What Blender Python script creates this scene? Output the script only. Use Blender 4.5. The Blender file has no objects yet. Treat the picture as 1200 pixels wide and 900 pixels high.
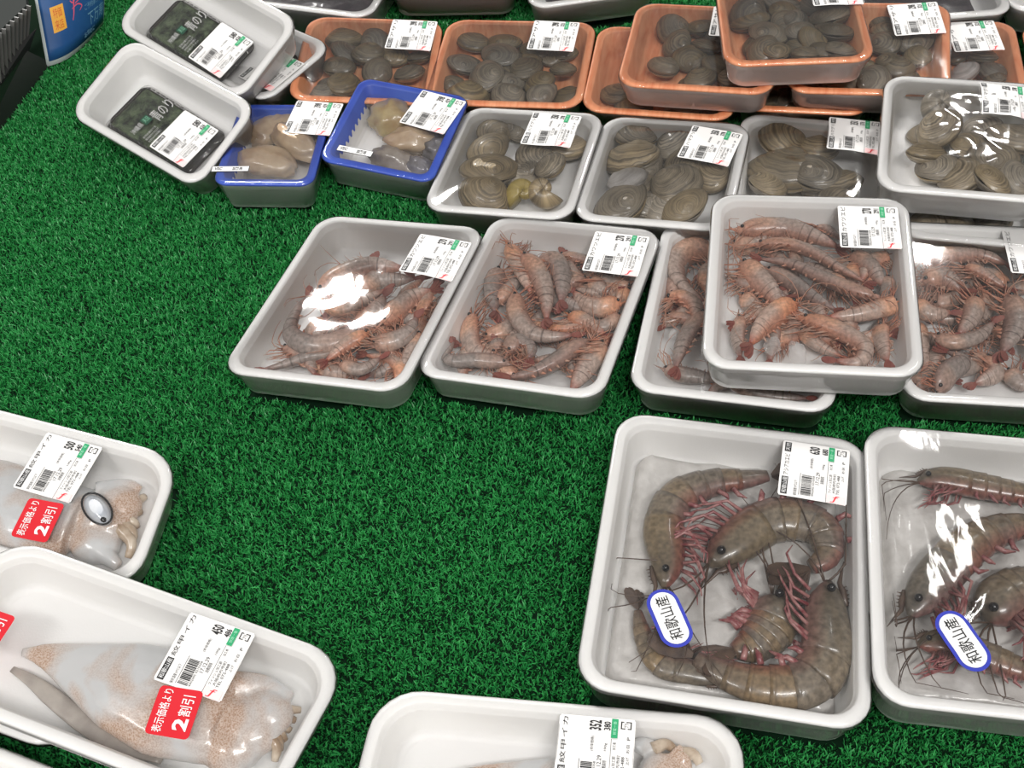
import bpy, math, random
import numpy as np
from mathutils import Matrix, Vector, noise as mnoise

# ------------------------------------------------------------------ camera, world, lights, exposure
scene = bpy.context.scene
col = scene.collection
RAD = math.radians
F_PX, PITCH, ROLL, CAM_H = 1350.09, RAD(51.1979), RAD(-5.6264), 0.7850
_cp, _sp, _cr, _sr = math.cos(PITCH), math.sin(PITCH), math.cos(ROLL), math.sin(ROLL)
FWD = np.array([0, _cp, -_sp]); UP0 = np.array([0, _sp, _cp]); RT0 = np.array([1.0, 0, 0])
CR = _cr * RT0 + _sr * UP0
CU = -_sr * RT0 + _cr * UP0
CAM = np.array([0.0, 0.0, CAM_H])
cam_data = bpy.data.cameras.new('camera')
cam_data.sensor_width = 36.0
cam_data.sensor_fit = 'HORIZONTAL'
cam_data.lens = F_PX / 1200.0 * 36.0
cam_data.clip_start = 0.01
cam_obj = bpy.data.objects.new('camera', cam_data)
col.objects.link(cam_obj)
cam_obj.matrix_world = Matrix(((CR[0], CU[0], -FWD[0], CAM[0]), (CR[1], CU[1], -FWD[1], CAM[1]),
                               (CR[2], CU[2], -FWD[2], CAM[2]), (0, 0, 0, 1)))
scene.camera = cam_obj

world = bpy.data.worlds.new('world')
scene.world = world
world.use_nodes = True
world.node_tree.nodes['Background'].inputs['Color'].default_value = (1.0, 0.98, 0.95, 1)
world.node_tree.nodes['Background'].inputs['Strength'].default_value = 0.64

def area_light(name, loc, target, sx, sy, power, color=(1, 0.98, 0.95)):
    l = bpy.data.lights.new(name, 'AREA')
    l.shape = 'RECTANGLE'; l.size = sx; l.size_y = sy; l.energy = power; l.color = color
    o = bpy.data.objects.new(name, l); col.objects.link(o)
    o.location = loc
    d = Vector(target) - Vector(loc)
    o.rotation_euler = d.to_track_quat('-Z', 'Y').to_euler()
    return o
# ceiling lamps set by the glare on the wraps, plus added front fill lights
area_light('ceiling_or_fill_light', (-0.87, 3.42, 2.45), (-0.2, 0.8, 0), 0.40, 0.30, 76)
area_light('ceiling_or_fill_light', (1.74, 3.24, 2.45), (0.3, 0.8, 0), 0.26, 0.18, 28)
area_light('ceiling_or_fill_light', (-1.5, -0.5, 2.45), (-0.2, 0.8, 0), 1.2, 0.25, 31)  # unseen fill added at front left to brighten tray fronts and labels
area_light('ceiling_or_fill_light', (0.5, -0.9, 2.45), (0, 0.9, 0), 1.2, 0.25, 44)  # unseen front fill, added to lift the trays' near walls
area_light('tube_lamp', (1.52, 2.08, 2.45), (0.3, 0.5, 0), 0.07, 0.40, 4)

scene.view_settings.view_transform = 'Standard'
scene.view_settings.look = 'None'
scene.view_settings.gamma = 1.0
scene.view_settings.use_curve_mapping = False
scene.view_settings.exposure = -0.14

# ------------------------------------------------------------------ helpers
rng = np.random.default_rng(11)
random.seed(11)

def ray(px, py):
    d = (px - 600) / F_PX * CR - (py - 450) / F_PX * CU + FWD
    return d / np.linalg.norm(d)
def on_plane(px, py, z):
    d = ray(px, py)
    return CAM + d * ((z - CAM[2]) / d[2])

class MB:
    """collects vertices / faces / material indices / per-vertex colour data of one mesh"""
    def __init__(self):
        self.v = []; self.f = []; self.m = []; self.c = []
    def add(self, verts, faces, mat=0, cols=None):
        o = len(self.v)
        self.v.extend([tuple(map(float, p)) for p in verts])
        self.f.extend([tuple(i + o for i in fc) for fc in faces])
        self.m.extend([mat] * len(faces))
        if cols is None: cols = [(0, 0, 0, 1)] * len(verts)
        self.c.extend(cols)
    def mesh(self, name, mats, smooth=True, colors=False):
        me = bpy.data.meshes.new(name)
        me.from_pydata(self.v, [], self.f)
        for m in mats: me.materials.append(m)
        if len(mats) > 1: me.polygons.foreach_set('material_index', self.m)
        if smooth: me.polygons.foreach_set('use_smooth', [True] * len(self.f))
        if colors:
            a = me.color_attributes.new('part_data', 'FLOAT_COLOR', 'POINT')
            a.data.foreach_set('color', np.array(self.c, dtype=np.float32).ravel())
        me.update()
        return me
    def build(self, name, mats, parent=None, smooth=True, colors=False, loc=None):
        if not isinstance(mats, (list, tuple)): mats = [mats]
        if loc is not None: self.v = [(x - loc[0], y - loc[1], z - loc[2]) for x, y, z in self.v]
        o = bpy.data.objects.new(name, self.mesh(name, mats, smooth, colors))
        col.objects.link(o)
        if parent is not None: o.parent = parent
        if loc is not None: o.location = loc
        return o

def tag(o, label=None, cat=None, group=None, kind=None):
    if label: o['label'] = label
    if cat: o['category'] = cat
    if group: o['group'] = group
    if kind: o['kind'] = kind
    return o
def empty(name, M=None):
    o = bpy.data.objects.new(name, None); col.objects.link(o)
    o.empty_display_size = 0.02
    if M is not None: o.matrix_world = M
    return o

def grid_faces(nr, nc, closed=True, flip=False):
    fs = []
    for i in range(nr - 1):
        for j in range(nc if closed else nc - 1):
            k = (j + 1) % nc
            q = (i * nc + j, i * nc + k, (i + 1) * nc + k, (i + 1) * nc + j)
            fs.append(q[::-1] if flip else q)
    return fs

def box(mb, c, s, R=None, mat=0):
    c = np.array(c); s = np.array(s) / 2
    v = np.array([(x, y, z) for x in (-1, 1) for y in (-1, 1) for z in (-1, 1)]) * s
    if R is not None: v = v @ np.array(R).T
    mb.add(v + c, [(0, 1, 3, 2), (4, 6, 7, 5), (0, 4, 5, 1), (2, 3, 7, 6), (0, 2, 6, 4), (1, 5, 7, 3)], mat)

def frame_of(t, ref):
    t = t / (np.linalg.norm(t) + 1e-12)
    a = ref - t * np.dot(ref, t)
    a = a / (np.linalg.norm(a) + 1e-12)
    return t, a, np.cross(t, a)

def tube(mb, pts, rad, n=5, mat=0, ref=(0.3, 0.2, 1.0), cols=None):
    pts = np.array(pts, float); N = len(pts)
    rad = np.broadcast_to(np.array(rad, float), (N,))
    vs = []
    for i in range(N):
        t = pts[min(i + 1, N - 1)] - pts[max(i - 1, 0)]
        t, a, b = frame_of(t, np.array(ref))
        for j in range(n):
            th = 2 * math.pi * j / n
            vs.append(pts[i] + rad[i] * (a * math.cos(th) + b * math.sin(th)))
    fs = grid_faces(N, n)
    fs.append(tuple(range(n))[::-1]); fs.append(tuple((N - 1) * n + j for j in range(n)))
    mb.add(vs, fs, mat, cols)

def ellipsoid(mb, c, r, R=None, nu=10, nv=7, mat=0, col4=None):
    vs = []
    for i in range(nv):
        ph = math.pi * i / (nv - 1) - math.pi / 2
        for j in range(nu):
            th = 2 * math.pi * j / nu
            vs.append((math.cos(ph) * math.cos(th) * r[0], math.cos(ph) * math.sin(th) * r[1], math.sin(ph) * r[2]))
    vs = np.array(vs)
    if R is not None: vs = vs @ np.array(R).T
    mb.add(vs + np.array(c), grid_faces(nv, nu), mat, None if col4 is None else [col4] * len(vs))

def catmull(P, n):
    P = np.array(P, float)
    if len(P) == 2:
        P = np.array([P[0], P[0] * .67 + P[1] * .33, P[0] * .33 + P[1] * .67, P[1]])
    Q = np.vstack([2 * P[0] - P[1], P, 2 * P[-1] - P[-2]])
    out = []
    for i in range(1, len(Q) - 2):
        for k in range(24):
            t = k / 24
            out.append(0.5 * ((2 * Q[i]) + (-Q[i - 1] + Q[i + 1]) * t + (2 * Q[i - 1] - 5 * Q[i] + 4 * Q[i + 1] - Q[i + 2]) * t * t
                              + (-Q[i - 1] + 3 * Q[i] - 3 * Q[i + 1] + Q[i + 2]) * t ** 3))
    out.append(Q[-2]); out = np.array(out)
    d = np.r_[0, np.cumsum(np.linalg.norm(np.diff(out, axis=0), axis=1))]
    s = np.linspace(0, d[-1], n)
    return np.stack([np.interp(s, d, out[:, k]) for k in range(3)], 1)

# ------------------------------------------------------------------ materials
def new_mat(name):
    m = bpy.data.materials.new(name); m.use_nodes = True
    nt = m.node_tree
    return m, nt, nt.nodes['Principled BSDF'], nt.nodes['Material Output']
def rgba(c): return (c[0], c[1], c[2], 1.0)
def srgb(r, g, b):
    f = lambda x: x / 12.92 if x <= 0.04045 else ((x + 0.055) / 1.055) ** 2.4
    return (f(r / 255), f(g / 255), f(b / 255))

def plain(name, c, rough=0.5, spec=0.5, bump=0.0, bscale=200, c2=None, nscale=60, coat=0.0, sss=0.0, metallic=0.0):
    m, nt, bs, out = new_mat(name)
    bs.inputs['Base Color'].default_value = rgba(c)
    bs.inputs['Roughness'].default_value = rough
    bs.inputs['Specular IOR Level'].default_value = spec
    bs.inputs['Metallic'].default_value = metallic
    if coat: bs.inputs['Coat Weight'].default_value = coat; bs.inputs['Coat Roughness'].default_value = 0.08
    if sss:
        bs.inputs['Subsurface Weight'].default_value = sss
        bs.inputs['Subsurface Radius'].default_value = (0.008, 0.006, 0.005)
        bs.inputs['Subsurface Scale'].default_value = 1.0
    tc = nt.nodes.new('ShaderNodeTexCoord')
    if c2 is not None:
        nz = nt.nodes.new('ShaderNodeTexNoise'); nz.inputs['Scale'].default_value = nscale; nz.inputs['Detail'].default_value = 4
        mx = nt.nodes.new('ShaderNodeMix'); mx.data_type = 'RGBA'
        mx.inputs[6].default_value = rgba(c); mx.inputs[7].default_value = rgba(c2)
        rp = nt.nodes.new('ShaderNodeMapRange'); rp.inputs[1].default_value = 0.35; rp.inputs[2].default_value = 0.65
        nt.links.new(tc.outputs['Object'], nz.inputs['Vector'])
        nt.links.new(nz.outputs['Fac'], rp.inputs[0]); nt.links.new(rp.outputs[0], mx.inputs[0])
        nt.links.new(mx.outputs[2], bs.inputs['Base Color'])
    if bump:
        nb = nt.nodes.new('ShaderNodeTexNoise'); nb.inputs['Scale'].default_value = bscale; nb.inputs['Detail'].default_value = 3
        bp = nt.nodes.new('ShaderNodeBump'); bp.inputs['Strength'].default_value = bump; bp.inputs['Distance'].default_value = 0.001
        nt.links.new(tc.outputs['Object'], nb.inputs['Vector'])
        nt.links.new(nb.outputs['Fac'], bp.inputs['Height']); nt.links.new(bp.outputs[0], bs.inputs['Normal'])
    return m

M_FOAM = plain('white_foam', (0.87, 0.86, 0.845), 0.42, 0.4, 0.12, 700)
def soft_foam(m):
    b = m.node_tree.nodes['Principled BSDF']; b.inputs['Subsurface Weight'].default_value = 0.5
    b.inputs['Subsurface Radius'].default_value = (0.010, 0.010, 0.0095); b.inputs['Subsurface Scale'].default_value = 1.0
    return m
soft_foam(M_FOAM)
M_ORANGE = None
M_BLUE = plain('blue_foam', srgb(48, 82, 190), 0.35, 0.5, 0.1, 600, srgb(62, 100, 205), 30)
M_PAPER = plain('label_paper', (0.72, 0.71, 0.70), 0.5, 0.3)
M_BLACK = plain('black_ink', (0.012, 0.012, 0.013), 0.5, 0.3)
M_WHITE = plain('white_ink', (0.74, 0.74, 0.74), 0.5, 0.3)
M_GREENTAG = plain('green_tag_paper', srgb(40, 150, 100), 0.5, 0.3)
M_RED = plain('red_sticker_paper', srgb(196, 24, 38), 0.45, 0.3)
M_REDINK = plain('red_ink', srgb(214, 50, 60), 0.5, 0.3)
M_PINK = plain('pink_ink', srgb(250, 205, 205), 0.5, 0.3)
M_NAVY = plain('blue_ink', srgb(45, 55, 160), 0.5, 0.3)
M_EYE = plain('black_eye', (0.008, 0.008, 0.01), 0.08, 0.6)
M_DARK = plain('dark_plastic', (0.012, 0.013, 0.014), 0.35, 0.5)
M_GREYPLASTIC = plain('grey_plastic', (0.09, 0.088, 0.084), 0.4, 0.5)

def wood_mat():
    m, nt, bs, out = new_mat('wood_print_foam')
    tc = nt.nodes.new('ShaderNodeTexCoord')
    mp = nt.nodes.new('ShaderNodeMapping'); mp.inputs['Scale'].default_value = (60, 9, 20)
    nz = nt.nodes.new('ShaderNodeTexNoise'); nz.inputs['Scale'].default_value = 2.2; nz.inputs['Detail'].default_value = 6; nz.inputs['Distortion'].default_value = 0.8
    cr = nt.nodes.new('ShaderNodeValToRGB')
    cr.color_ramp.elements[0].position = 0.3; cr.color_ramp.elements[0].color = rgba(srgb(226, 138, 92))
    cr.color_ramp.elements[1].position = 0.72; cr.color_ramp.elements[1].color = rgba(srgb(250, 186, 142))
    nt.links.new(tc.outputs['Object'], mp.inputs['Vector']); nt.links.new(mp.outputs[0], nz.inputs['Vector'])
    nt.links.new(nz.outputs['Fac'], cr.inputs[0]); nt.links.new(cr.outputs[0], bs.inputs['Base Color'])
    bs.inputs['Roughness'].default_value = 0.4
    return m
M_ORANGE = wood_mat()

def film_mat(name, strength=0.25, dist=0.0012, scale=45.0, ior=1.5, tint=0.995, gain=1.1):
    m, nt, bs, out = new_mat(name)
    nt.nodes.remove(bs)
    tc = nt.nodes.new('ShaderNodeTexCoord')
    mp = nt.nodes.new('ShaderNodeMapping'); mp.inputs['Scale'].default_value = (1.0, 0.45, 1.0); mp.inputs['Rotation'].default_value = (0, 0, 0.6)
    nz = nt.nodes.new('ShaderNodeTexNoise'); nz.inputs['Scale'].default_value = scale; nz.inputs['Detail'].default_value = 2.5; nz.inputs['Distortion'].default_value = 0.6
    bp = nt.nodes.new('ShaderNodeBump'); bp.inputs['Strength'].default_value = strength; bp.inputs['Distance'].default_value = dist
    fr = nt.nodes.new('ShaderNodeFresnel'); fr.inputs['IOR'].default_value = ior
    mu = nt.nodes.new('ShaderNodeMath'); mu.operation = 'MULTIPLY'; mu.inputs[1].default_value = gain; mu.use_clamp = True
    tr = nt.nodes.new('ShaderNodeBsdfTransparent'); tr.inputs['Color'].default_value = (tint, tint, tint, 1)
    gl = nt.nodes.new('ShaderNodeBsdfGlossy'); gl.inputs['Roughness'].default_value = 0.06
    mx = nt.nodes.new('ShaderNodeMixShader')
    nt.links.new(tc.outputs['Object'], mp.inputs['Vector']); nt.links.new(mp.outputs[0], nz.inputs['Vector'])
    nt.links.new(nz.outputs['Fac'], bp.inputs['Height'])
    nt.links.new(bp.outputs[0], gl.inputs['Normal']); nt.links.new(bp.outputs[0], fr.inputs['Normal'])
    nt.links.new(fr.outputs[0], mu.inputs[0]); nt.links.new(mu.outputs[0], mx.inputs[0])
    nt.links.new(tr.outputs[0], mx.inputs[1]); nt.links.new(gl.outputs[0], mx.inputs[2])
    nt.links.new(mx.outputs[0], out.inputs['Surface'])
    return m
M_FILM = film_mat('stretch_film')
M_FILM_TAUT = film_mat('taut_stretch_film', 0.12, 0.001, 30)
M_CRINKLE = film_mat('crinkled_plastic', 1.0, 0.004, 160, 1.7, 0.93, 1.6)
M_CLEAR = film_mat('clear_plastic_lid', 0.6, 0.002, 90, 1.45, 0.97, 0.9)

def ramp_mat(name, stops, rough=0.3, coat=0.3, nscale=120, namt=0.35, bump=0.3, hue_var=0.25, dv_tint=None, alpha=1.0, sss=0.0, bands=0):
    """colour along the body from the stored coordinate (R of part_data), with mottling and per-object variation"""
    m, nt, bs, out = new_mat(name)
    at = nt.nodes.new('ShaderNodeAttribute'); at.attribute_name = 'part_data'
    sp = nt.nodes.new('ShaderNodeSeparateColor')
    nt.links.new(at.outputs['Color'], sp.inputs[0])
    cr = nt.nodes.new('ShaderNodeValToRGB')
    el = cr.color_ramp.elements
    el[0].position = stops[0][0]; el[0].color = rgba(stops[0][1])
    el[1].position = stops[-1][0]; el[1].color = rgba(stops[-1][1])
    for p, c in stops[1:-1]:
        e = el.new(p); e.color = rgba(c)
    nt.links.new(sp.outputs[0], cr.inputs[0])
    tc = nt.nodes.new('ShaderNodeTexCoord')
    nz = nt.nodes.new('ShaderNodeTexNoise'); nz.inputs['Scale'].default_value = nscale; nz.inputs['Detail'].default_value = 5
    nt.links.new(tc.outputs['Object'], nz.inputs['Vector'])
    oi = nt.nodes.new('ShaderNodeObjectInfo')
    hs = nt.nodes.new('ShaderNodeHueSaturation')
    m1 = nt.nodes.new('ShaderNodeMapRange'); m1.inputs[3].default_value = 1 - namt; m1.inputs[4].default_value = 1 + namt
    m1.inputs[1].default_value = 0.3; m1.inputs[2].default_value = 0.7
    m2 = nt.nodes.new('ShaderNodeMapRange'); m2.inputs[3].default_value = 1 - hue_var; m2.inputs[4].default_value = 1 + hue_var
    mm = nt.nodes.new('ShaderNodeMath'); mm.operation = 'MULTIPLY'
    m3 = nt.nodes.new('ShaderNodeMapRange'); m3.inputs[3].default_value = 0.7; m3.inputs[4].default_value = 1.2
    nt.links.new(nz.outputs['Fac'], m1.inputs[0]); nt.links.new(oi.outputs['Random'], m2.inputs[0])
    nt.links.new(m1.outputs[0], mm.inputs[0]); nt.links.new(m2.outputs[0], mm.inputs[1])
    nt.links.new(mm.outputs[0], hs.inputs['Value']); nt.links.new(oi.outputs['Random'], m3.inputs[0]); nt.links.new(m3.outputs[0], hs.inputs['Saturation'])
    last = cr.outputs[0]
    if dv_tint is not None:      # tint towards the belly (G of part_data: 0 belly .. 1 back)
        mx = nt.nodes.new('ShaderNodeMix'); mx.data_type = 'RGBA'; mx.inputs[7].default_value = rgba(dv_tint)
        mr = nt.nodes.new('ShaderNodeMapRange'); mr.inputs[1].default_value = 0.5; mr.inputs[2].default_value = 0.05; mr.inputs[4].default_value = 0.75
        nt.links.new(sp.outputs[1], mr.inputs[0]); nt.links.new(mr.outputs[0], mx.inputs[0]); nt.links.new(last, mx.inputs[6])
        last = mx.outputs[2]
    if bands:
        mx = nt.nodes.new('ShaderNodeMix'); mx.data_type = 'RGBA'; mx.blend_type = 'MULTIPLY'; mx.inputs[0].default_value = 1.0
        cr2 = nt.nodes.new('ShaderNodeValToRGB')
        cr2.color_ramp.elements[0].position = 0.1; cr2.color_ramp.elements[0].color = (0.45, 0.42, 0.42, 1)
        cr2.color_ramp.elements[1].position = 0.45; cr2.color_ramp.elements[1].color = (1.1, 1.1, 1.1, 1)
        nt.links.new(sp.outputs[2], cr2.inputs[0]); nt.links.new(last, mx.inputs[6]); nt.links.new(cr2.outputs[0], mx.inputs[7])
        last = mx.outputs[2]
    nt.links.new(last, hs.inputs['Color']); nt.links.new(hs.outputs[0], bs.inputs['Base Color'])
    bs.inputs['Roughness'].default_value = rough
    bs.inputs['Coat Weight'].default_value = coat; bs.inputs['Coat Roughness'].default_value = 0.1
    if sss:
        bs.inputs['Subsurface Weight'].default_value = sss; bs.inputs['Subsurface Radius'].default_value = (0.004, 0.002, 0.0015); bs.inputs['Subsurface Scale'].default_value = 1.0
    if bump:
        bp = nt.nodes.new('ShaderNodeBump'); bp.inputs['Strength'].default_value = bump; bp.inputs['Distance'].default_value = 0.0008
        nt.links.new(nz.outputs['Fac'], bp.inputs['Height']); nt.links.new(bp.outputs[0], bs.inputs['Normal'])
    if alpha < 1: bs.inputs['Alpha'].default_value = alpha
    return m

M_SHRIMP = ramp_mat('small_shrimp_shell', [(0.0, srgb(176, 126, 104)), (0.3, srgb(188, 150, 128)), (0.42, srgb(160, 142, 132)), (0.85, srgb(166, 146, 136)), (1.0, srgb(144, 90, 80))],
                    0.34, 0.25, 320, 0.32, 0.3, 0.32, srgb(158, 110, 92), bands=1)
M_SHRIMP_LEG = plain('small_shrimp_leg', srgb(198, 130, 104), 0.35, 0.5, 0, 0, srgb(178, 148, 130), 120)
M_SHRIMP_TAIL = plain('small_shrimp_tail', srgb(146, 92, 80), 0.3, 0.5, 0, 0, srgb(128, 66, 60), 150)
M_PRAWN = ramp_mat('large_prawn_shell', [(0.0, srgb(82, 72, 60)), (0.3, srgb(112, 99, 80)), (0.5, srgb(122, 107, 87)), (0.85, srgb(110, 95, 78)), (1.0, srgb(100, 80, 69))],
                   0.3, 0.35, 240, 0.42, 0.2, 0.12, srgb(124, 74, 70), bands=1)
M_PRAWN_LEG = plain('large_prawn_leg', srgb(126, 58, 64), 0.3, 0.5, 0, 0, srgb(176, 130, 126), 200)
M_PRAWN_TAIL = plain('large_prawn_tail', srgb(96, 78, 66), 0.3, 0.5, 0, 0, srgb(70, 56, 50), 150)
# ------------------------------------------------------------------ display deck and turf (the setting)
M_DECK = plain('deck_under_turf', srgb(6, 30, 15), 0.9, 0.1)
mb = MB(); box(mb, (0, 0.85, -0.02), (2.4, 1.9, 0.04))
deck = mb.build('floor', M_DECK, smooth=False); tag(deck, kind='structure')

# ------------------------------------------------------------------ tray table: type, rim centre xyz, yaw, shear, tilt x, tilt y, width, depth, height
TR = {
'A': ('M', -0.1283, 0.7124, 0.0442, -17.90, 0.088, 3.34, -2.30, 0.1646, 0.2074, 0.0335),
'B': ('M', 0.0343, 0.6870, 0.0441, -19.51, 0.060, 3.35, -2.27, 0.1613, 0.2084, 0.0335),
'C': ('M', 0.2037, 0.6561, 0.0405, -16.99, 0.009, 1.57, -1.28, 0.1653, 0.2072, 0.0335),
'D': ('M', 0.2553, 0.6488, 0.0795, -11.86, 0.024, 1.23, -2.01, 0.1687, 0.2082, 0.0335),
'E': ('M', 0.4092, 0.6303, 0.0393, -10.40, -0.000, -1.53, -0.58, 0.1657, 0.2080, 0.0335),
'F': ('L', 0.1462, 0.4158, 0.0471, -15.41, -0.008, -0.28, -2.50, 0.1947, 0.2420, 0.0390),
'G': ('L', 0.3368, 0.3841, 0.0512, -11.96, 0.040, -2.08, -3.31, 0.1947, 0.2372, 0.0390),
'H': ('K', -0.4011, 0.5408, 0.0488, -20.34, -0.124, -4.38, 3.23, 0.2517, 0.1196, 0.0345),
'I': ('K', -0.2839, 0.3647, 0.0632, -24.01, 0.062, -6.00, -0.92, 0.2780, 0.1228, 0.0345),
'J': ('K', -0.0045, 0.2613, 0.0414, -11.44, 0.042, 1.28, -1.58, 0.2503, 0.1209, 0.0345),
'W1': ('W', 0.0252, 0.8805, 0.0394, -16.71, 0.041, 2.51, -0.23, 0.1457, 0.1578, 0.0335),
'W2': ('W', 0.1657, 0.8432, 0.0406, -17.12, 0.036, 2.40, -1.35, 0.1455, 0.1578, 0.0335),
'W3': ('W', 0.3055, 0.8246, 0.0377, -16.29, -0.005, -0.44, -0.59, 0.1462, 0.1584, 0.0335),
'W4': ('W', 0.4372, 0.8132, 0.0735, -16.62, 0.029, 0.78, 2.15, 0.1468, 0.1609, 0.0335),
'P1': ('P', -0.2153, 0.9409, 0.0410, -8.44, 0.000, -0.78, -1.10, 0.1010, 0.1277, 0.0370),
'P2': ('P', -0.0925, 0.9435, 0.0434, -22.91, -0.048, -1.69, 2.13, 0.1225, 0.1286, 0.0370),
'S1': ('S', -0.3336, 0.9956, 0.0551, -40.94, -0.101, -4.00, 14.00, 0.1907, 0.1100, 0.0370),
'S2': ('S', -0.2906, 1.1037, 0.0802, -43.07, -0.083, -5.00, 17.00, 0.1956, 0.1121, 0.0370),
'O1': ('O', -0.1220, 1.0731, 0.0378, -9.55, -0.025, -2.13, 1.79, 0.1540, 0.1440, 0.0305),
'O2': ('O', 0.0342, 1.0463, 0.0350, -11.91, 0.027, 0.17, 1.24, 0.1673, 0.1468, 0.0305),
'O3': ('O', 0.1912, 1.0054, 0.0344, -14.99, -0.004, -0.21, 0.66, 0.1557, 0.1469, 0.0305),
'O4': ('O', 0.2294, 1.0005, 0.0640, -16.76, 0.004, 1.48, -0.35, 0.1558, 0.1465, 0.0305),
'O5': ('O', 0.3155, 0.9859, 0.0945, -4.74, 0.040, -0.52, -1.56, 0.1446, 0.1464, 0.0305),
'O6': ('O', 0.3958, 0.9724, 0.0639, -15.03, 0.034, 2.81, 2.09, 0.1558, 0.1478, 0.0305),
'O7': ('O', 0.4779, 0.9715, 0.0354, -11.49, 0.018, 1.52, 0.14, 0.1553, 0.1461, 0.0305),
# hidden under the others or cut by the frame: placed by the neighbours of their rows
'O8': ('O', 0.3350, 0.9880, 0.0342, -13.50, 0.005, 0.30, 0.30, 0.1330, 0.1460, 0.0305),
'O9': ('O', 0.6370, 0.9390, 0.0350, -11.50, 0.018, 0.50, 0.30, 0.1553, 0.1461, 0.0305),
'W5': ('W', 0.4450, 0.7850, 0.0377, -16.30, 0.000, 0.00, -0.50, 0.1340, 0.1584, 0.0335),
}
INSET = {'M': 0.0070, 'L': 0.0072, 'K': 0.0075, 'W': 0.0070, 'P': 0.0070, 'S': 0.0080, 'O': 0.0070}
CORNER = {'M': 0.021, 'L': 0.024, 'K': 0.032, 'W': 0.021, 'P': 0.014, 'S': 0.022, 'O': 0.022}

def ring2d(w, d, r, n=7):
    pts = []
    for cx, cy, a0 in ((1, 1, 0), (-1, 1, 90), (-1, -1, 180), (1, -1, 270)):
        for k in range(n):
            a = RAD(a0 + 90 * k / (n - 1))
            pts.append((cx * (w / 2 - r) + r * math.cos(a), cy * (d / 2 - r) + r * math.sin(a)))
    # extra points along the straight sides
    out = []
    for i in range(len(pts)):
        p, q = np.array(pts[i]), np.array(pts[(i + 1) % len(pts)])
        out.append(p)
        if (i + 1) % n == 0:
            for k in range(1, 8): out.append(p + (q - p) * k / 8)
    return np.array(out)

class Tray: pass
def rot_of(th, tx, ty):
    ct, st = math.cos(th), math.sin(th)
    Rz = np.array([[ct, -st, 0], [st, ct, 0], [0, 0, 1]])
    Ry = np.array([[math.cos(tx), 0, -math.sin(tx)], [0, 1, 0], [math.sin(tx), 0, math.cos(tx)]])
    Rx = np.array([[1, 0, 0], [0, math.cos(ty), -math.sin(ty)], [0, math.sin(ty), math.cos(ty)]])
    return Rz @ Ry @ Rx
def make_tray_frame(key):
    typ, x, y, z, th, sh, tx, ty, w, d, h = TR[key]
    t = Tray(); t.key = key; t.typ = typ; t.w = w; t.d = d; t.h = h; t.sh = sh
    t.R = rot_of(RAD(th), RAD(tx), RAD(ty))
    t.P = np.array([x, y, z]) - t.R[:, 2] * h
    t.M = Matrix(((*t.R[0], t.P[0]), (*t.R[1], t.P[1]), (*t.R[2], t.P[2]), (0, 0, 0, 1)))
    t.bumps = []; t.crown = 0.0; t.wr = 0.0006
    t.seed = sum(ord(c) for c in key) * 1.37
    return t
def px_local(t, px, py, hz):
    """photo pixel -> point of the tray's own frame at height hz above the tray's base"""
    o = (CAM - t.P) @ t.R; d = ray(px, py) @ t.R
    return o + d * ((hz - o[2]) / d[2])
def to_world(t, p): return t.P + t.R @ np.array(p)
def film_z(t, u, v):
    uu = u - t.sh * v
    a, b = 2 * uu / t.w, 2 * v / t.d
    e = max(0.0, 1 - a * a) * max(0.0, 1 - b * b)
    e = min(1.0, e * 1.6)
    z = t.crown * e
    for (bu, bv, br, bh) in t.bumps:
        z += bh * math.exp(-((u - bu) ** 2 + (v - bv) ** 2) / (br * br)) * min(1, e * 2)
    z += t.wr * e * (mnoise.noise(Vector((u * 38 + t.seed, v * 38, t.seed))) + 0.5 * mnoise.noise(Vector((u * 95, v * 95 + t.seed, 3.1))))
    return t.h + 0.0007 + z

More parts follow.
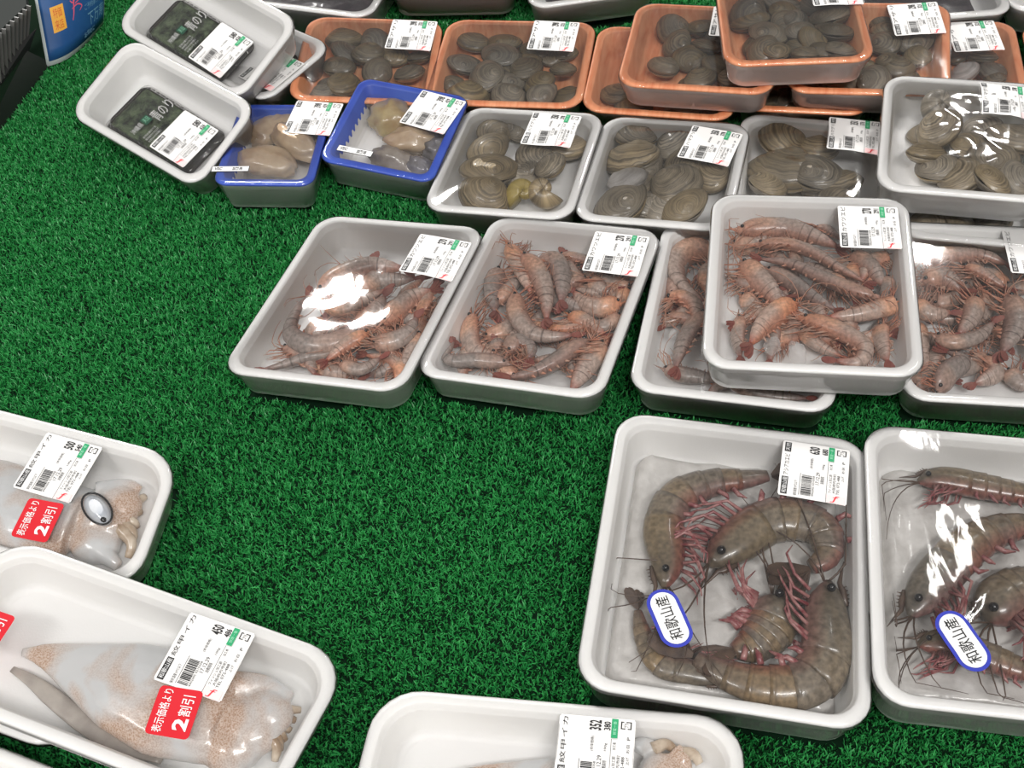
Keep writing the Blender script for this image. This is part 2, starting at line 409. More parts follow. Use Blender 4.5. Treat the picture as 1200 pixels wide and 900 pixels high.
TRAYS = {}
def build_tray(key, name, label, inner=None, outer=None, group=None, film=True, crown=0.002, bumps=(), wr=0.0006, fmat=None, step=True):
    t = make_tray_frame(key); TRAYS[key] = t
    t.crown = crown; t.wr = wr
    inner = inner or M_FOAM; outer = outer or inner
    root = empty(name, t.M); t.root = root
    tag(root, label, 'tray', group)
    ins, R = INSET[t.typ], CORNER[t.typ]
    h = t.h; lip = 0.0075
    prof = [(ins + 0.003, 0.0, 0), (ins, 0.0012, 0), (0.0032, h - 0.0045, 0), (0.0010, h - 0.0034, 0), (0.0, h - 0.0022, 1), (0.0003, h - 0.0008, 1), (0.0014, h, 1), (lip, h, 1), (lip + 0.0012, h - 0.0008, 1)]
    if step: prof += [(lip + 0.0018, h - 0.0040, 1), (lip + 0.0030, h - 0.0046, 1), (lip + 0.0036, h - 0.0066, 1)]
    prof += [(ins + 0.0068, 0.0075, 1), (ins + 0.0090, 0.0042, 1), (ins + 0.0135, 0.0030, 1)]
    mb = MB(); vs = []; n = None
    for (i, z, m) in prof:
        q = ring2d(t.w - 2 * i, t.d - 2 * i, max(R - i * 0.55, 0.006)); n = len(q)
        vs += [(x + t.sh * y, y, z) for x, y in q]
    fs = grid_faces(len(prof), n)
    mats = []
    for r in range(len(prof) - 1): mats += [prof[r + 1][2]] * n
    fs.append(tuple(range(n))[::-1]); mats.append(0)
    k0 = (len(prof) - 1) * n
    fs.append(tuple(k0 + j for j in range(n))); mats.append(1)
    mb.add(vs, fs); mb.m = mats
    body = mb.build('tray_body', [outer, inner], root)
    for p in body.data.polygons:
        if len(p.vertices) > 4: p.use_smooth = False
    t.body = body
    # bumps given as photo pixels
    t.bumps = []
    for (px, py, br, bh) in bumps:
        p = px_local(t, px, py, h); t.bumps.append((p[0], p[1], br, bh))
    if film:
        mb = MB(); vs = []
        q = ring2d(t.w - 0.0012, t.d - 0.0012, R, 7); n = len(q)
        fr = [1.0, 0.985, 0.96, 0.92, 0.86, 0.8, 0.73, 0.66, 0.58, 0.5, 0.42, 0.34, 0.26, 0.18, 0.1, 0.03]
        # skirt drawn tight from the lip towards the base
        sk = [(-0.0010, h - 0.0030), (0.0015, h * 0.72), (ins * 0.5, h * 0.42), (ins * 0.8, h * 0.14)]
        for (i, z) in sk[::-1]:
            qq = ring2d(t.w - 2 * i, t.d - 2 * i, max(R - i * 0.4, 0.006))
            for j, (x, y) in enumerate(qq):
                a = mnoise.noise(Vector((x * 60 + t.seed, y * 60, z * 70))) * 0.0022 * (0 if i < 0 else 1)
                rr = math.hypot(x, y); x2, y2 = x * (1 + a / rr), y * (1 + a / rr)
                vs.append((x2 + t.sh * y2, y2, z))
        for f in fr:
            for (x, y) in q:
                u, v = x * f + t.sh * y * f, y * f
                vs.append((u, v, film_z(t, u, v) if f < 1 else h + 0.0003))
        fs = grid_faces(len(fr) + len(sk), n)
        k0 = (len(fr) + len(sk) - 1) * n
        fs.append(tuple(k0 + j for j in range(n)))
        mb.add(vs, fs)
        mb.build('plastic_wrap', fmat or M_FILM, root)
    return t

# ------------------------------------------------------------------ lettering
_tc = {}
def text_geo(s, bold=0.0):
    k = (s, bold)
    if k in _tc: return _tc[k]
    cu = bpy.data.curves.new('t', 'FONT'); cu.body = s; cu.size = 1.0; cu.resolution_u = 2; cu.offset = bold
    o = bpy.data.objects.new('t', cu); col.objects.link(o)
    dg = bpy.context.evaluated_depsgraph_get()
    me = bpy.data.meshes.new_from_object(o.evaluated_get(dg))
    v = np.array([x.co[:2] for x in me.vertices]) if len(me.vertices) else np.zeros((0, 2))
    f = [tuple(p.vertices) for p in me.polygons]
    bpy.data.objects.remove(o); bpy.data.curves.remove(cu); bpy.data.meshes.remove(me)
    if len(v):
        mn, mx = v.min(0), v.max(0)
        v = (v - mn) / np.maximum(mx - mn, 1e-6)
    _tc[k] = (v, f)
    return _tc[k]

class Sheet:
    """a flat printed sheet lying on a tray's film: local (a right, b up) -> tray frame, following the film"""
    def __init__(self, t, corners_px=None, centre_px=None, size=(0.0507, 0.0535), ang=None, lift=0.0):
        self.t = t; self.size = size; self.lift = lift
        if corners_px:
            L = [px_local(t, x, y, t.h + 0.001)[:2] for x, y in corners_px]   # TL TR BR BL
            c = sum(L) / 4; u = (L[1] - L[0]) + (L[2] - L[3])
        else:
            c = px_local(t, *centre_px, t.h + 0.001)[:2]; u = np.array([math.cos(ang or 0), math.sin(ang or 0)])
        self.u = u / np.linalg.norm(u); self.v = np.array([-self.u[1], self.u[0]]); self.c = np.array(c)
        zc = film_z(t, self.c[0], self.c[1])
        self.loc = (float(self.c[0]), float(self.c[1]), float(zc))
    def pt(self, a, b, k):
        p = self.c + self.u * a + self.v * b
        return (p[0], p[1], film_z(self.t, p[0], p[1]) + 0.0004 + self.lift + 0.00012 * k)
    def poly(self, mb, pts, k, mat=0):
        n = len(pts); fr = (1.0, 0.8, 0.6, 0.4, 0.2, 0.02)
        vs = [self.pt(a * f, b * f, k) for f in fr for a, b in pts]
        mb.add(vs, grid_faces(len(fr), n) + [tuple((len(fr) - 1) * n + j for j in range(n))], mat)
    def rect(self, mb, a0, b0, a1, b1, k, mat=0, nx=1, ny=1):
        vs = [self.pt(a0 + (a1 - a0) * i / nx, b0 + (b1 - b0) * j / ny, k) for j in range(ny + 1) for i in range(nx + 1)]
        mb.add(vs, grid_faces(ny + 1, nx + 1, False), mat)
    def text(self, mb, s, a0, b0, a1, b1, k, mat=0, bold=0.0, vertical=True):
        """fits text into the box; vertical: the line reads upwards (towards +b), its top towards -a"""
        v, f = text_geo(s, bold)
        if not len(v): return
        if vertical: pts = [(a1 - y * (a1 - a0), b0 + x * (b1 - b0)) for x, y in v]
        else: pts = [(a0 + x * (a1 - a0), b0 + y * (b1 - b0)) for x, y in v]
        mb.add([self.pt(a, b, k) for a, b in pts], f, mat)

def round_rect(w, h, r, n=4):
    return [tuple(p) for p in ring2d(w, h, r, n)]

def price_label(t, corners=None, centre=None, origin='和歌山産', item='', price='', taxed='', extra='', size=(0.0507, 0.0535), ang=0.0):
    S = Sheet(t, corners, centre, size, ang)
    t.label_c = S.c
    W, H = size
    mb = MB(); S.rect(mb, -W / 2 + 0.0007, -H / 2, W / 2 - 0.0007, H / 2, 0, 0, 6, 6)
    S.rect(mb, -W / 2, -H / 2 + 0.0012, -W / 2 + 0.0007, H / 2 - 0.0012, 0); S.rect(mb, W / 2 - 0.0007, -H / 2 + 0.0012, W / 2, H / 2 - 0.0012, 0)
    lab = mb.build('price_label', M_PAPER, t.root, loc=S.loc)
    def A(p): return -W / 2 + p * W
    def B(q): return -H / 2 + q * H
    kb = MB()
    def tx(s, p0, q0, p1, q1, bold=0.0, k=2, mb=kb): S.text(mb, s, A(p0), B(q0), A(p1), B(q1), k, 0, bold)
    wb = MB(); wb2 = MB()
    if origin:
        S.rect(kb, A(0.035), B(0.03), A(0.13), B(0.34), 2, 0, 1, 4)
        S.text(wb, origin, A(0.048), B(0.045), A(0.118), B(0.325), 4, 0, 0.0)
    if item: tx(item, 0.045, 0.37, 0.12, 0.97 if not extra else 0.76, 0.0)
    if extra:
        S.rect(kb, A(0.035), B(0.80), A(0.13), B(0.97), 2)
        S.text(wb2, extra, A(0.05), B(0.815), A(0.115), B(0.955), 4, 0, 0.0)
    if price: tx(price, 0.40, 0.82, 0.56, 0.955, 0.03)
    if taxed: tx(taxed, 0.59, 0.83, 0.68, 0.945, 0.025)
    tx('(本体価格)', 0.43, 0.55, 0.48, 0.74)
    tx('保存温度10℃以下', 0.22, 0.03, 0.27, 0.30)
    tx('17.12.29', 0.53, 0.28, 0.585, 0.50)
    tx('消費期限', 0.60, 0.30, 0.655, 0.44, 0.0)
    tx('100g', 0.61, 0.56, 0.65, 0.66)
    # bar code
    S.rect(kb, A(0.30), B(0.05), A(0.306), B(0.44), 2, 0, 1, 4)
    b = 0.06; r2 = random.Random(len(price) * 7 + ord((item or 'x')[0]))
    while b < 0.42:
        wd = r2.choice([0.006, 0.006, 0.011, 0.017]); S.rect(kb, A(0.325), B(b), A(0.475), B(min(b + wd, 0.43)), 2); b += wd + r2.choice([0.006, 0.006, 0.012])
    tx('4902005 0210358', 0.485, 0.06, 0.515, 0.42)
    S.rect(kb, A(0.695), B(0.0), A(0.70), B(0.72), 2, 0, 1, 4)
    tx('加工者', 0.72, 0.58, 0.76, 0.68)
    tx('フィッシュ加工部', 0.72, 0.17, 0.765, 0.50, 0.0)
    tx('大阪府内市町', 0.78, 0.17, 0.825, 0.52, 0.0)
    tx('TEL 072-488', 0.84, 0.16, 0.88, 0.50)
    tx('P', 0.90, 0.72, 0.94, 0.76); tx('お召', 0.90, 0.55, 0.94, 0.66); tx('上げ', 0.90, 0.40, 0.94, 0.50)
    # recycling mark: broken frame with lettering
    for (p0, q0, p1, q1) in ((0.81, 0.86, 0.825, 0.96), (0.81, 0.86, 0.87, 0.872), (0.90, 0.86, 0.95, 0.872), (0.935, 0.86, 0.95, 0.96), (0.81, 0.948, 0.85, 0.96), (0.88, 0.948, 0.95, 0.96)):
        S.rect(kb, A(p0), B(q0), A(p1), B(q1), 2)
    tx('プラ', 0.85, 0.88, 0.91, 0.94, 0.0)
    kb.build('black_print', M_BLACK, lab, False).location = (-S.loc[0], -S.loc[1], -S.loc[2])
    if wb.v: wb.build('reversed_print', M_WHITE, lab, False).location = (-S.loc[0], -S.loc[1], -S.loc[2])
    if wb2.v: wb2.build('reversed_print', M_WHITE, lab, False).location = (-S.loc[0], -S.loc[1], -S.loc[2])
    gb = MB(); S.rect(gb, A(0.69), B(0.73), A(0.775), B(0.985), 5, 0); S.text(gb, '鮮度一番', A(0.71), B(0.77), A(0.755), B(0.95), 7, 1)
    gb.build('green_tag', [M_GREENTAG, plain_light], lab, False).location = (-S.loc[0], -S.loc[1], -S.loc[2])
    rb = MB(); S.rect(rb, A(0.71), B(0.005), A(0.97), B(0.14), 3, 0); S.text(rb, 'ƒ', A(0.76), B(0.015), A(0.89), B(0.128), 5, 1, 0.0, vertical=False)
    rb.build('logo_print', [M_PINK, M_REDINK], lab, False).location = (-S.loc[0], -S.loc[1], -S.loc[2])
    return lab
plain_light = plain('pale_green_ink', srgb(150, 215, 180), 0.5, 0.3)

def red_sticker(t, corners):
    S = Sheet(t, corners, size=(0.030, 0.034))
    mb = MB(); S.poly(mb, round_rect(0.0300, 0.034, 0.003), 6)
    st = mb.build('discount_sticker', M_RED, t.root, loc=S.loc)
    tag(st, 'red discount sticker with white lettering')
    wb = MB()
    S.text(wb, '表示価格より', -0.0115, -0.0150, -0.0045, 0.0150, 8, 0, 0.006)
    S.text(wb, '2', 0.0015, -0.0120, 0.0115, -0.0035, 8, 0, 0.035)
    S.text(wb, '割引', 0.0025, -0.0020, 0.0110, 0.0125, 8, 0, 0.006)
    wb.build('white_print', M_WHITE, st, False).location = (-S.loc[0], -S.loc[1], -S.loc[2])

def origin_sticker(t, top_px, bottom_px):
    a = px_local(t, *top_px, t.h + 0.001)[:2]; b = px_local(t, *bottom_px, t.h + 0.001)[:2]
    v = a - b; L = float(np.linalg.norm(v)); ang = math.atan2(v[1], v[0]) - math.pi / 2
    W = L * 0.50
    c = (np.array(top_px) + np.array(bottom_px)) / 2
    S = Sheet(t, None, tuple(c), (W, L), ang)
    mb = MB(); S.poly(mb, round_rect(W, L, W * 0.49, 8), 1, 0); S.poly(mb, round_rect(W * 0.78, L * 0.89, W * 0.385, 8), 3, 1)
    st = mb.build('origin_sticker', [M_NAVY, M_WHITE], t.root, loc=S.loc)
    tag(st, 'white oval origin sticker with blue border')
    kb = MB(); S.text(kb, '和歌山産', -W * 0.22, -L * 0.37, W * 0.20, L * 0.37, 5, 0, 0.006)
    kb.build('black_print', M_BLACK, st, False).location = (-S.loc[0], -S.loc[1], -S.loc[2])
# ------------------------------------------------------------------ shrimps
def upz(h): return 0.004 + (h - 0.004) * 1.4
def px_scale(t, px, py, hz):
    a = px_local(t, px, py, hz); b = px_local(t, px + 4, py, hz)
    return float(np.linalg.norm(a - b)) / 4

def body_rings(C, n, dors, half, s, mb, s0, s1, flat=0.78, nseg=12, lift=None, cap=True):
    """rings of a body between s0 and s1; C spine, dors back direction, half = half width function"""
    k = 0; vs = []; cols = []
    for i, si in enumerate(s):
        r = half(si)
        for j in range(nseg):
            a = 2 * math.pi * j / nseg
            dv = math.cos(a); lt = math.sin(a)
            rv = r * (1.0 if dv > 0 else 0.86)
            vs.append(C[i] + dors[i] * dv * rv + n * lt * r * flat)
            cols.append((si, dv * 0.5 + 0.5, BAND(si), 1))
        k += 1
    fs = grid_faces(k, nseg)
    if cap:
        fs.append(tuple(range(nseg))[::-1]); fs.append(tuple((k - 1) * nseg + j for j in range(nseg)))
    mb.add(vs, fs, 0, cols)
SEG0, SEG1, NSEGS = 0.38, 0.90, 6
def BAND(s):
    if s < SEG0 - 0.01 or s > SEG1: return 1.0
    f = (s - SEG0) / (SEG1 - SEG0) * NSEGS
    f = f - math.floor(f)
    return min(1.0, min(f, 1 - f) * 4)
def profile(s):
    xs = [0, 0.04, 0.10, 0.18, 0.28, 0.37, 0.45, 0.6, 0.75, 0.87, 0.94, 1.0]
    ys = [0.10, 0.42, 0.78, 0.96, 1.0, 0.98, 0.95, 0.86, 0.70, 0.50, 0.34, 0.20]
    r = float(np.interp(s, xs, ys))
    if SEG0 <= s <= SEG1:
        f = (s - SEG0) / (SEG1 - SEG0) * NSEGS; f -= math.floor(f)
        r *= 1.0 + 0.07 * (f - 0.5)
    return r

def spine_of(t, pts, w_px, hz, nrings):
    L = []
    for k, p in enumerate(pts):
        L.append(px_local(t, p[0], p[1], hz if not isinstance(hz, (tuple, list)) else np.interp(k / (len(pts) - 1), [0, 1], hz)))
    C = catmull(L, nrings)
    half = w_px * px_scale(t, *pts[len(pts) // 2], 0.015) / 2
    C = C @ t.R.T + t.P
    n = t.R[:, 2]
    T = np.gradient(C, axis=0); T /= np.linalg.norm(T, axis=1)[:, None]
    side = np.cross(n, T); side /= np.linalg.norm(side, axis=1)[:, None]
    turn = np.cross(T[2], T[-3]) @ n
    return C, n, T, side, half, turn

HZK = [1.5]
def keep_in(t, p, m=0.012, top=0.0015):
    l = (p - t.P) @ t.R
    b = m + (1 - min(1.0, max(0.0, l[2] / t.h))) * 0.004
    v = np.clip(l[1], -t.d / 2 + b, t.d / 2 - b); u = l[0] - t.sh * v
    u = np.clip(u, -t.w / 2 + b, t.w / 2 - b)
    return t.P + t.R @ np.array([u + t.sh * v, v, min(max(l[2], 0.005), t.h - top)])
def where_in(t, l):
    lab = getattr(t, 'label_c', None)
    if lab is not None and np.hypot(l[0] - lab[0], l[1] - lab[1]) < 0.042: return 'beside the price label'
    if abs(l[0] - t.sh * l[1]) > t.w / 2 - 0.036 or abs(l[1]) > t.d / 2 - 0.036:
        if lab is not None and np.hypot(l[0] - lab[0], l[1] - lab[1]) > 0.105: return 'by the rim, off the label'
        return 'by the rim'
    return 'in the middle'
def make_shrimp(t, pts, w_px, hz, label, group, flip=None, seed=0, name='shrimp'):
    r = random.Random(seed)
    hz = 0.006 + (hz - 0.006) * HZK[0]
    C, n, T, side, half, turn = spine_of(t, pts, w_px * 1.12, hz, 34)
    sgn = -1 if turn > 0.15 else (1 if turn < -0.15 else r.choice([-1, 1]))
    if flip is not None: sgn *= flip
    roll = r.uniform(-0.5, 0.5)
    dors = side * sgn
    dors = dors * math.cos(roll) + n * math.sin(roll); nn = n * math.cos(roll)
    C = np.array([keep_in(t, q, 0.012 + half * 0.35, half * 0.8) for q in C])
    c0 = C.mean(0)
    s = np.linspace(0, 1, 34)
    bend = math.acos(max(-1, min(1, float(T[3] @ T[-4]))))
    shape = 'curled' if bend > 1.1 else ('bent' if bend > 0.45 else 'straight')
    label = '%s %s, %s %s' % (shape, label, 'on top' if hz > 0.021 else ('half buried' if hz > 0.0165 else 'deep'), where_in(t, px_local(t, *pts[len(pts) // 2], 0.015)))
    mb = MB(); body_rings(C - c0, n, dors, lambda x: half * profile(x), s, mb, 0, 1)
    # rostrum
    tip = C[0] - T[0] * half * 1.1 + dors[0] * half * 0.25
    tube(mb, [C[2] + dors[2] * half * 0.4 - c0, C[0] + dors[0] * half * 0.25 - c0, tip - c0], [half * .22, half * .14, half * .02], 4, 0, n, [(0.02, 0.8, 1, 1)] * 12)
    body = mb.build(name, M_SHRIMP, colors=True, loc=None)
    body.location = c0
    tag(body, label, 'shrimp', group)
    # legs: walking legs under the head, swimmerets under the tail
    lb = MB()
    for k in range(12):
        i = int(2 + k * 0.9); sgl = (1 if k % 2 else -1)
        p0 = C[i] - dors[i] * half * 0.55 * profile(s[i]) + n * sgl * half * 0.3
        ln = half * r.uniform(1.5, 2.6)
        d1 = -dors[i] * 0.8 - T[i] * r.uniform(0.1, 0.9) + n * r.uniform(-0.1, 0.5)
        d2 = -dors[i] * 0.5 - T[i] * r.uniform(0.2, 1.4) - n * r.uniform(0, 0.5)
        p1 = p0 + d1 * ln * 0.5; p2 = p1 + d2 * ln * 0.5
        tube(lb, [p0 - c0, keep_in(t, p1) - c0, keep_in(t, p2) - c0], [half * 0.075, half * 0.055, half * 0.02], 3)
    for k in range(5):
        i = 14 + k * 3
        p0 = C[i] - dors[i] * half * 0.6 * profile(s[i])
        p1 = p0 - dors[i] * half * 0.55 + T[i] * half * r.uniform(-.4, .4)
        p1 = keep_in(t, p1); tube(lb, [p0 - c0, (p0 + p1) / 2 - c0, p1 - c0], [half * 0.13, half * 0.12, half * 0.03], 4)
    lb.build('legs', M_SHRIMP_LEG, body)
    ab = MB()
    for k in range(3):
        p = C[1] - dors[1] * half * 0.2; pts_a = [p]
        d = -T[0] + dors[0] * r.uniform(-1.0, 1.0) + n * r.uniform(0.1, 0.5)
        bend = (dors[0] * r.uniform(-1, 1) + T[0] * r.uniform(0, 1.2) - n * 0.35)
        for q in range(7):
            d = d / np.linalg.norm(d); p = p + d * half * r.uniform(0.5, 0.9); d = d + bend * 0.28; pts_a.append(p)
        for q in range(len(pts_a)):   # stay under the wrap and above the tray floor
            l = (pts_a[q] - t.P) @ t.R
            l[2] = min(max(l[2], 0.006), t.h - 0.001)
            e = 0.86
            l[0] = np.clip(l[0], -t.w / 2 * e + 0.006, t.w / 2 * e - 0.006); l[1] = np.clip(l[1], -t.d / 2 * e + 0.006, t.d / 2 * e - 0.006)
            pts_a[q] = t.P + t.R @ l
        tube(ab, [q - c0 for q in pts_a], np.linspace(half * 0.06, half * 0.02, len(pts_a)), 3)
    ab.build('antennae', M_SHRIMP_LEG, body)
    fb = MB(); tail_fan(fb, C[-1] - c0, T[-1], dors[-1], n, half * 1.35, r)
    fb.build('tail_fan', M_SHRIMP_TAIL, body, False)
    for sg in (1, -1):
        eb = MB(); ellipsoid(eb, C[2] - c0 + n * sg * half * 0.42 + dors[2] * half * 0.12, (half * .17,) * 3, None, 8, 6)
        eb.build('eye', M_EYE, body)
    return body

def tail_fan(mb, p, T, dors, n, L, r, spread=0.55):
    for k, a in enumerate((-1.0, -0.5, 0.0, 0.5, 1.0)):
        d = T * math.cos(a * spread) + (dors * 0.55 + n * 0.45) * math.sin(a * spread)
        d = d / np.linalg.norm(d); w = np.cross(d, n * 0.8 + dors * 0.2); w /= np.linalg.norm(w)
        up = np.cross(w, d); ln = L * (1.0 if k != 2 else 0.8); wd = L * (0.20 if k != 2 else 0.12)
        base = p - T * L * 0.1
        pr = [(0, .25), (.35, .9), (.7, 1), (.92, .6), (1.0, .1)]
        vs = []; N = len(pr)
        for (f, g) in pr: vs += [base + d * ln * f + w * wd * g + up * L * .03, base + d * ln * f - w * wd * g + up * L * .03]
        vs2 = [v - up * L * 0.06 for v in vs]; m = len(vs)
        fs = []
        for i in range(N - 1):
            fs += [(2 * i, 2 * i + 1, 2 * i + 3, 2 * i + 2), (m + 2 * i, m + 2 * i + 2, m + 2 * i + 3, m + 2 * i + 1),
                   (2 * i, 2 * i + 2, m + 2 * i + 2, m + 2 * i), (2 * i + 1, m + 2 * i + 1, m + 2 * i + 3, 2 * i + 3)]
        mb.add(vs + vs2, fs)

def make_prawn(t, pts, w_px, hz, label, group, flip=1, seed=0, head=True, sgn=None):
    r = random.Random(seed)
    NR = 60
    C, n, T, side, half, turn = spine_of(t, pts, w_px * 1.08, hz + 0.007, NR)
    over = max(0.0, float(((C - t.P) @ t.R[:, 2]).max()) + half * 0.66 - (t.h - 0.0005)); C = C - n * over
    if sgn is None: sgn = -1 if turn > 0 else 1
    dors = side * sgn * flip
    c0 = C.mean(0); s = np.linspace(0, 1, NR)
    root = empty('large_prawn', Matrix.Translation(Vector(c0))); tag(root, label, 'prawn', group)
    D = C - c0
    def seg(name, sa, sb, grow, mat=M_PRAWN):
        ss = np.linspace(sa, sb, 12 if name == 'carapace' else 6)
        idx = ss * (NR - 1)
        Ci = np.stack([np.interp(idx, range(NR), D[:, k]) for k in range(3)], 1)
        Di = np.stack([np.interp(idx, range(NR), dors[:, k]) for k in range(3)], 1)
        mb = MB()
        base = lambda x: half * float(np.interp(x, [0, 0.04, 0.10, 0.18, 0.28, 0.37, 0.45, 0.6, 0.75, 0.87, 0.94, 1.0], [0.16, 0.45, 0.75, 0.92, 1.0, 1.0, 0.97, 0.88, 0.72, 0.52, 0.36, 0.2]))
        hf = lambda x: base(x) * (1.0 + grow * ((x - sa) / (sb - sa) - 0.4))
        body_rings(Ci, n, Di, hf, ss, mb, sa, sb, 0.64, 16)
        return mb.build(name, mat, root, colors=True)
    seg('carapace', 0.0, 0.37, 0.0)
    e = [0.36, 0.46, 0.555, 0.645, 0.73, 0.82, 0.95]
    for k in range(6): seg('abdomen_segment', e[k] - 0.012, e[k + 1] + 0.012, 0.10)
    rb = MB()
    tip = D[0] - T[0] * half * 1.0 + dors[0] * half * 0.45
    tube(rb, [D[6] + dors[6] * half * 0.75, D[2] + dors[2] * half * 0.55, D[0] + dors[0] * half * 0.4, tip], [half * .10, half * .15, half * .10, half * .015], 5, 0, n)
    for k in range(5):
        q = D[1 + k] + dors[1 + k] * half * (0.50 + 0.07 * k)
        tube(rb, [q, q + dors[1] * half * .17 - T[1] * half * .1], [half * .05, half * .01], 3)
    rb.build('rostrum', M_PRAWN_TAIL, root)
    for k in range(7):
        for sg in (1, -1):
            lb = MB(); i = 5 + int(k * 2.4)
            p0 = D[i] - dors[i] * half * 0.62 + n * sg * half * 0.3
            p1 = p0 - dors[i] * half * r.uniform(.45, .75) - T[i] * half * r.uniform(.0, .5) + n * sg * half * .25
            p2 = p1 - dors[i] * half * r.uniform(.1, .5) - T[i] * half * r.uniform(.3, .9) - n * sg * half * .1
            p3 = p2 - T[i] * half * r.uniform(.2, .5) + dors[i] * half * r.uniform(-.3, .2)
            tube(lb, [p0, p1, p2, p3], [half * .085, half * .07, half * .05, half * .018], 5)
            lb.build('leg', M_PRAWN_LEG, root)
    for k in range(5):
        lb = MB(); i = int((0.41 + 0.095 * k) * (NR - 1))
        p0 = D[i] - dors[i] * half * 0.62 + n * half * 0.25
        p1 = p0 - dors[i] * half * .38 + T[i] * half * r.uniform(-.1, .3)
        p2 = p1 - dors[i] * half * .22 + T[i] * half * r.uniform(.0, .4)
        tube(lb, [p0, p1, p2], [half * .12, half * .12, half * .03], 6)
        lb.build('swimmeret', M_PRAWN_LEG, root)
    ab = MB()
    for k in range(4):
        p = D[1] - dors[1] * half * .1; pts_a = [p]
        d = -T[0] + dors[0] * r.uniform(-.8, .8) + n * 0.3; bend = dors[0] * r.uniform(-1, 1) + T[0] * r.uniform(0, .8) - n * .3
        for q in range(9):
            d = d / np.linalg.norm(d); p = p + d * half * .6; d = d + bend * .2; pts_a.append(p)
        for q in range(len(pts_a)):
            l = (pts_a[q] + c0 - t.P) @ t.R; l[2] = min(max(l[2], 0.008), t.h - 0.001)
            l[0] = np.clip(l[0], -t.w / 2 * .84, t.w / 2 * .84); l[1] = np.clip(l[1], -t.d / 2 * .84, t.d / 2 * .84)
            pts_a[q] = t.P + t.R @ l - c0
        tube(ab, pts_a, np.linspace(half * .045, half * .012, len(pts_a)), 4)
    ab.build('antennae', M_PRAWN_TAIL, root)
    fb = MB(); tail_fan(fb, D[-1], T[-1], dors[-1], n, half * 1.7, r, 0.6)
    fb.build('tail_fan', M_PRAWN_TAIL, root, False)
    for sg in (1, -1):
        eb = MB(); p = D[4] + n * sg * half * .55 + dors[4] * half * .10
        ellipsoid(eb, p, (half * .17,) * 3, None, 10, 8)
        eb.build('eye', M_EYE, root)
    return root

# ------------------------------------------------------------------ clams and snails
def clam_mat(name, dark, light, var=0.35, lines=13.0):
    """growth lines from the stored shell coordinate (R: 0 beak .. 1 margin), mottled, differing from shell to shell"""
    m, nt, bs, out = new_mat(name)
    at = nt.nodes.new('ShaderNodeAttribute'); at.attribute_name = 'part_data'
    sp = nt.nodes.new('ShaderNodeSeparateColor'); nt.links.new(at.outputs['Color'], sp.inputs[0])
    tc = nt.nodes.new('ShaderNodeTexCoord'); oi = nt.nodes.new('ShaderNodeObjectInfo')
    nz = nt.nodes.new('ShaderNodeTexNoise'); nz.noise_dimensions = '4D'; nz.inputs['Scale'].default_value = 2.2; nz.inputs['Detail'].default_value = 4
    w1 = nt.nodes.new('ShaderNodeMath'); w1.operation = 'MULTIPLY'; w1.inputs[1].default_value = 37.0
    nt.links.new(oi.outputs['Random'], w1.inputs[0]); nt.links.new(w1.outputs[0], nz.inputs['W']); nt.links.new(tc.outputs['Object'], nz.inputs['Vector'])
    ad = nt.nodes.new('ShaderNodeMath'); ad.operation = 'MULTIPLY_ADD'; ad.inputs[1].default_value = 0.10
    nt.links.new(nz.outputs['Fac'], ad.inputs[0]); nt.links.new(sp.outputs[0], ad.inputs[2])
    n1 = nt.nodes.new('ShaderNodeTexNoise'); n1.noise_dimensions = '1D'; n1.inputs['Scale'].default_value = lines; n1.inputs['Detail'].default_value = 5; n1.inputs['Roughness'].default_value = 0.75
    ad2 = nt.nodes.new('ShaderNodeMath'); ad2.operation = 'ADD'; nt.links.new(ad.outputs[0], ad2.inputs[0]); nt.links.new(w1.outputs[0], ad2.inputs[1])
    nt.links.new(ad2.outputs[0], n1.inputs['W'])
    m0 = nt.nodes.new('ShaderNodeMath'); m0.operation = 'MULTIPLY_ADD'; m0.inputs[1].default_value = 0.35
    nt.links.new(nz.outputs['Fac'], m0.inputs[0]); nt.links.new(n1.outputs['Fac'], m0.inputs[2])
    cr = nt.nodes.new('ShaderNodeValToRGB'); cr.color_ramp.elements[0].position = 0.48; cr.color_ramp.elements[0].color = rgba(dark); cr.color_ramp.elements[1].position = 0.86; cr.color_ramp.elements[1].color = rgba(light)
    nt.links.new(m0.outputs[0], cr.inputs[0])
    hs = nt.nodes.new('ShaderNodeHueSaturation')
    mv = nt.nodes.new('ShaderNodeMapRange'); mv.inputs[3].default_value = 1 - var; mv.inputs[4].default_value = 1 + var
    ms = nt.nodes.new('ShaderNodeMapRange'); ms.inputs[3].default_value = 1.35; ms.inputs[4].default_value = 0.65
    wn = nt.nodes.new('ShaderNodeTexWhiteNoise'); wn.noise_dimensions = '1D'; nt.links.new(w1.outputs[0], wn.inputs['W'])
    nt.links.new(oi.outputs['Random'], mv.inputs[0]); nt.links.new(wn.outputs['Value'], ms.inputs[0])
    nt.links.new(mv.outputs[0], hs.inputs['Value']); nt.links.new(ms.outputs[0], hs.inputs['Saturation']); nt.links.new(cr.outputs[0], hs.inputs['Color'])
    nt.links.new(hs.outputs[0], bs.inputs['Base Color'])
    bp = nt.nodes.new('ShaderNodeBump'); bp.inputs['Strength'].default_value = 0.5; bp.inputs['Distance'].default_value = 0.001
    nt.links.new(n1.outputs['Fac'], bp.inputs['Height']); nt.links.new(bp.outputs[0], bs.inputs['Normal'])
    bs.inputs['Roughness'].default_value = 0.36; bs.inputs['Coat Weight'].default_value = 0.25; bs.inputs['Coat Roughness'].default_value = 0.12
    return m
M_CLAM = clam_mat('brown_clam_shell', srgb(66, 60, 52), srgb(134, 122, 100), 0.32, 9.0)
M_CLAM_W = clam_mat('ridged_clam_shell', srgb(74, 66, 54), srgb(166, 150, 124), 0.28, 16.0)
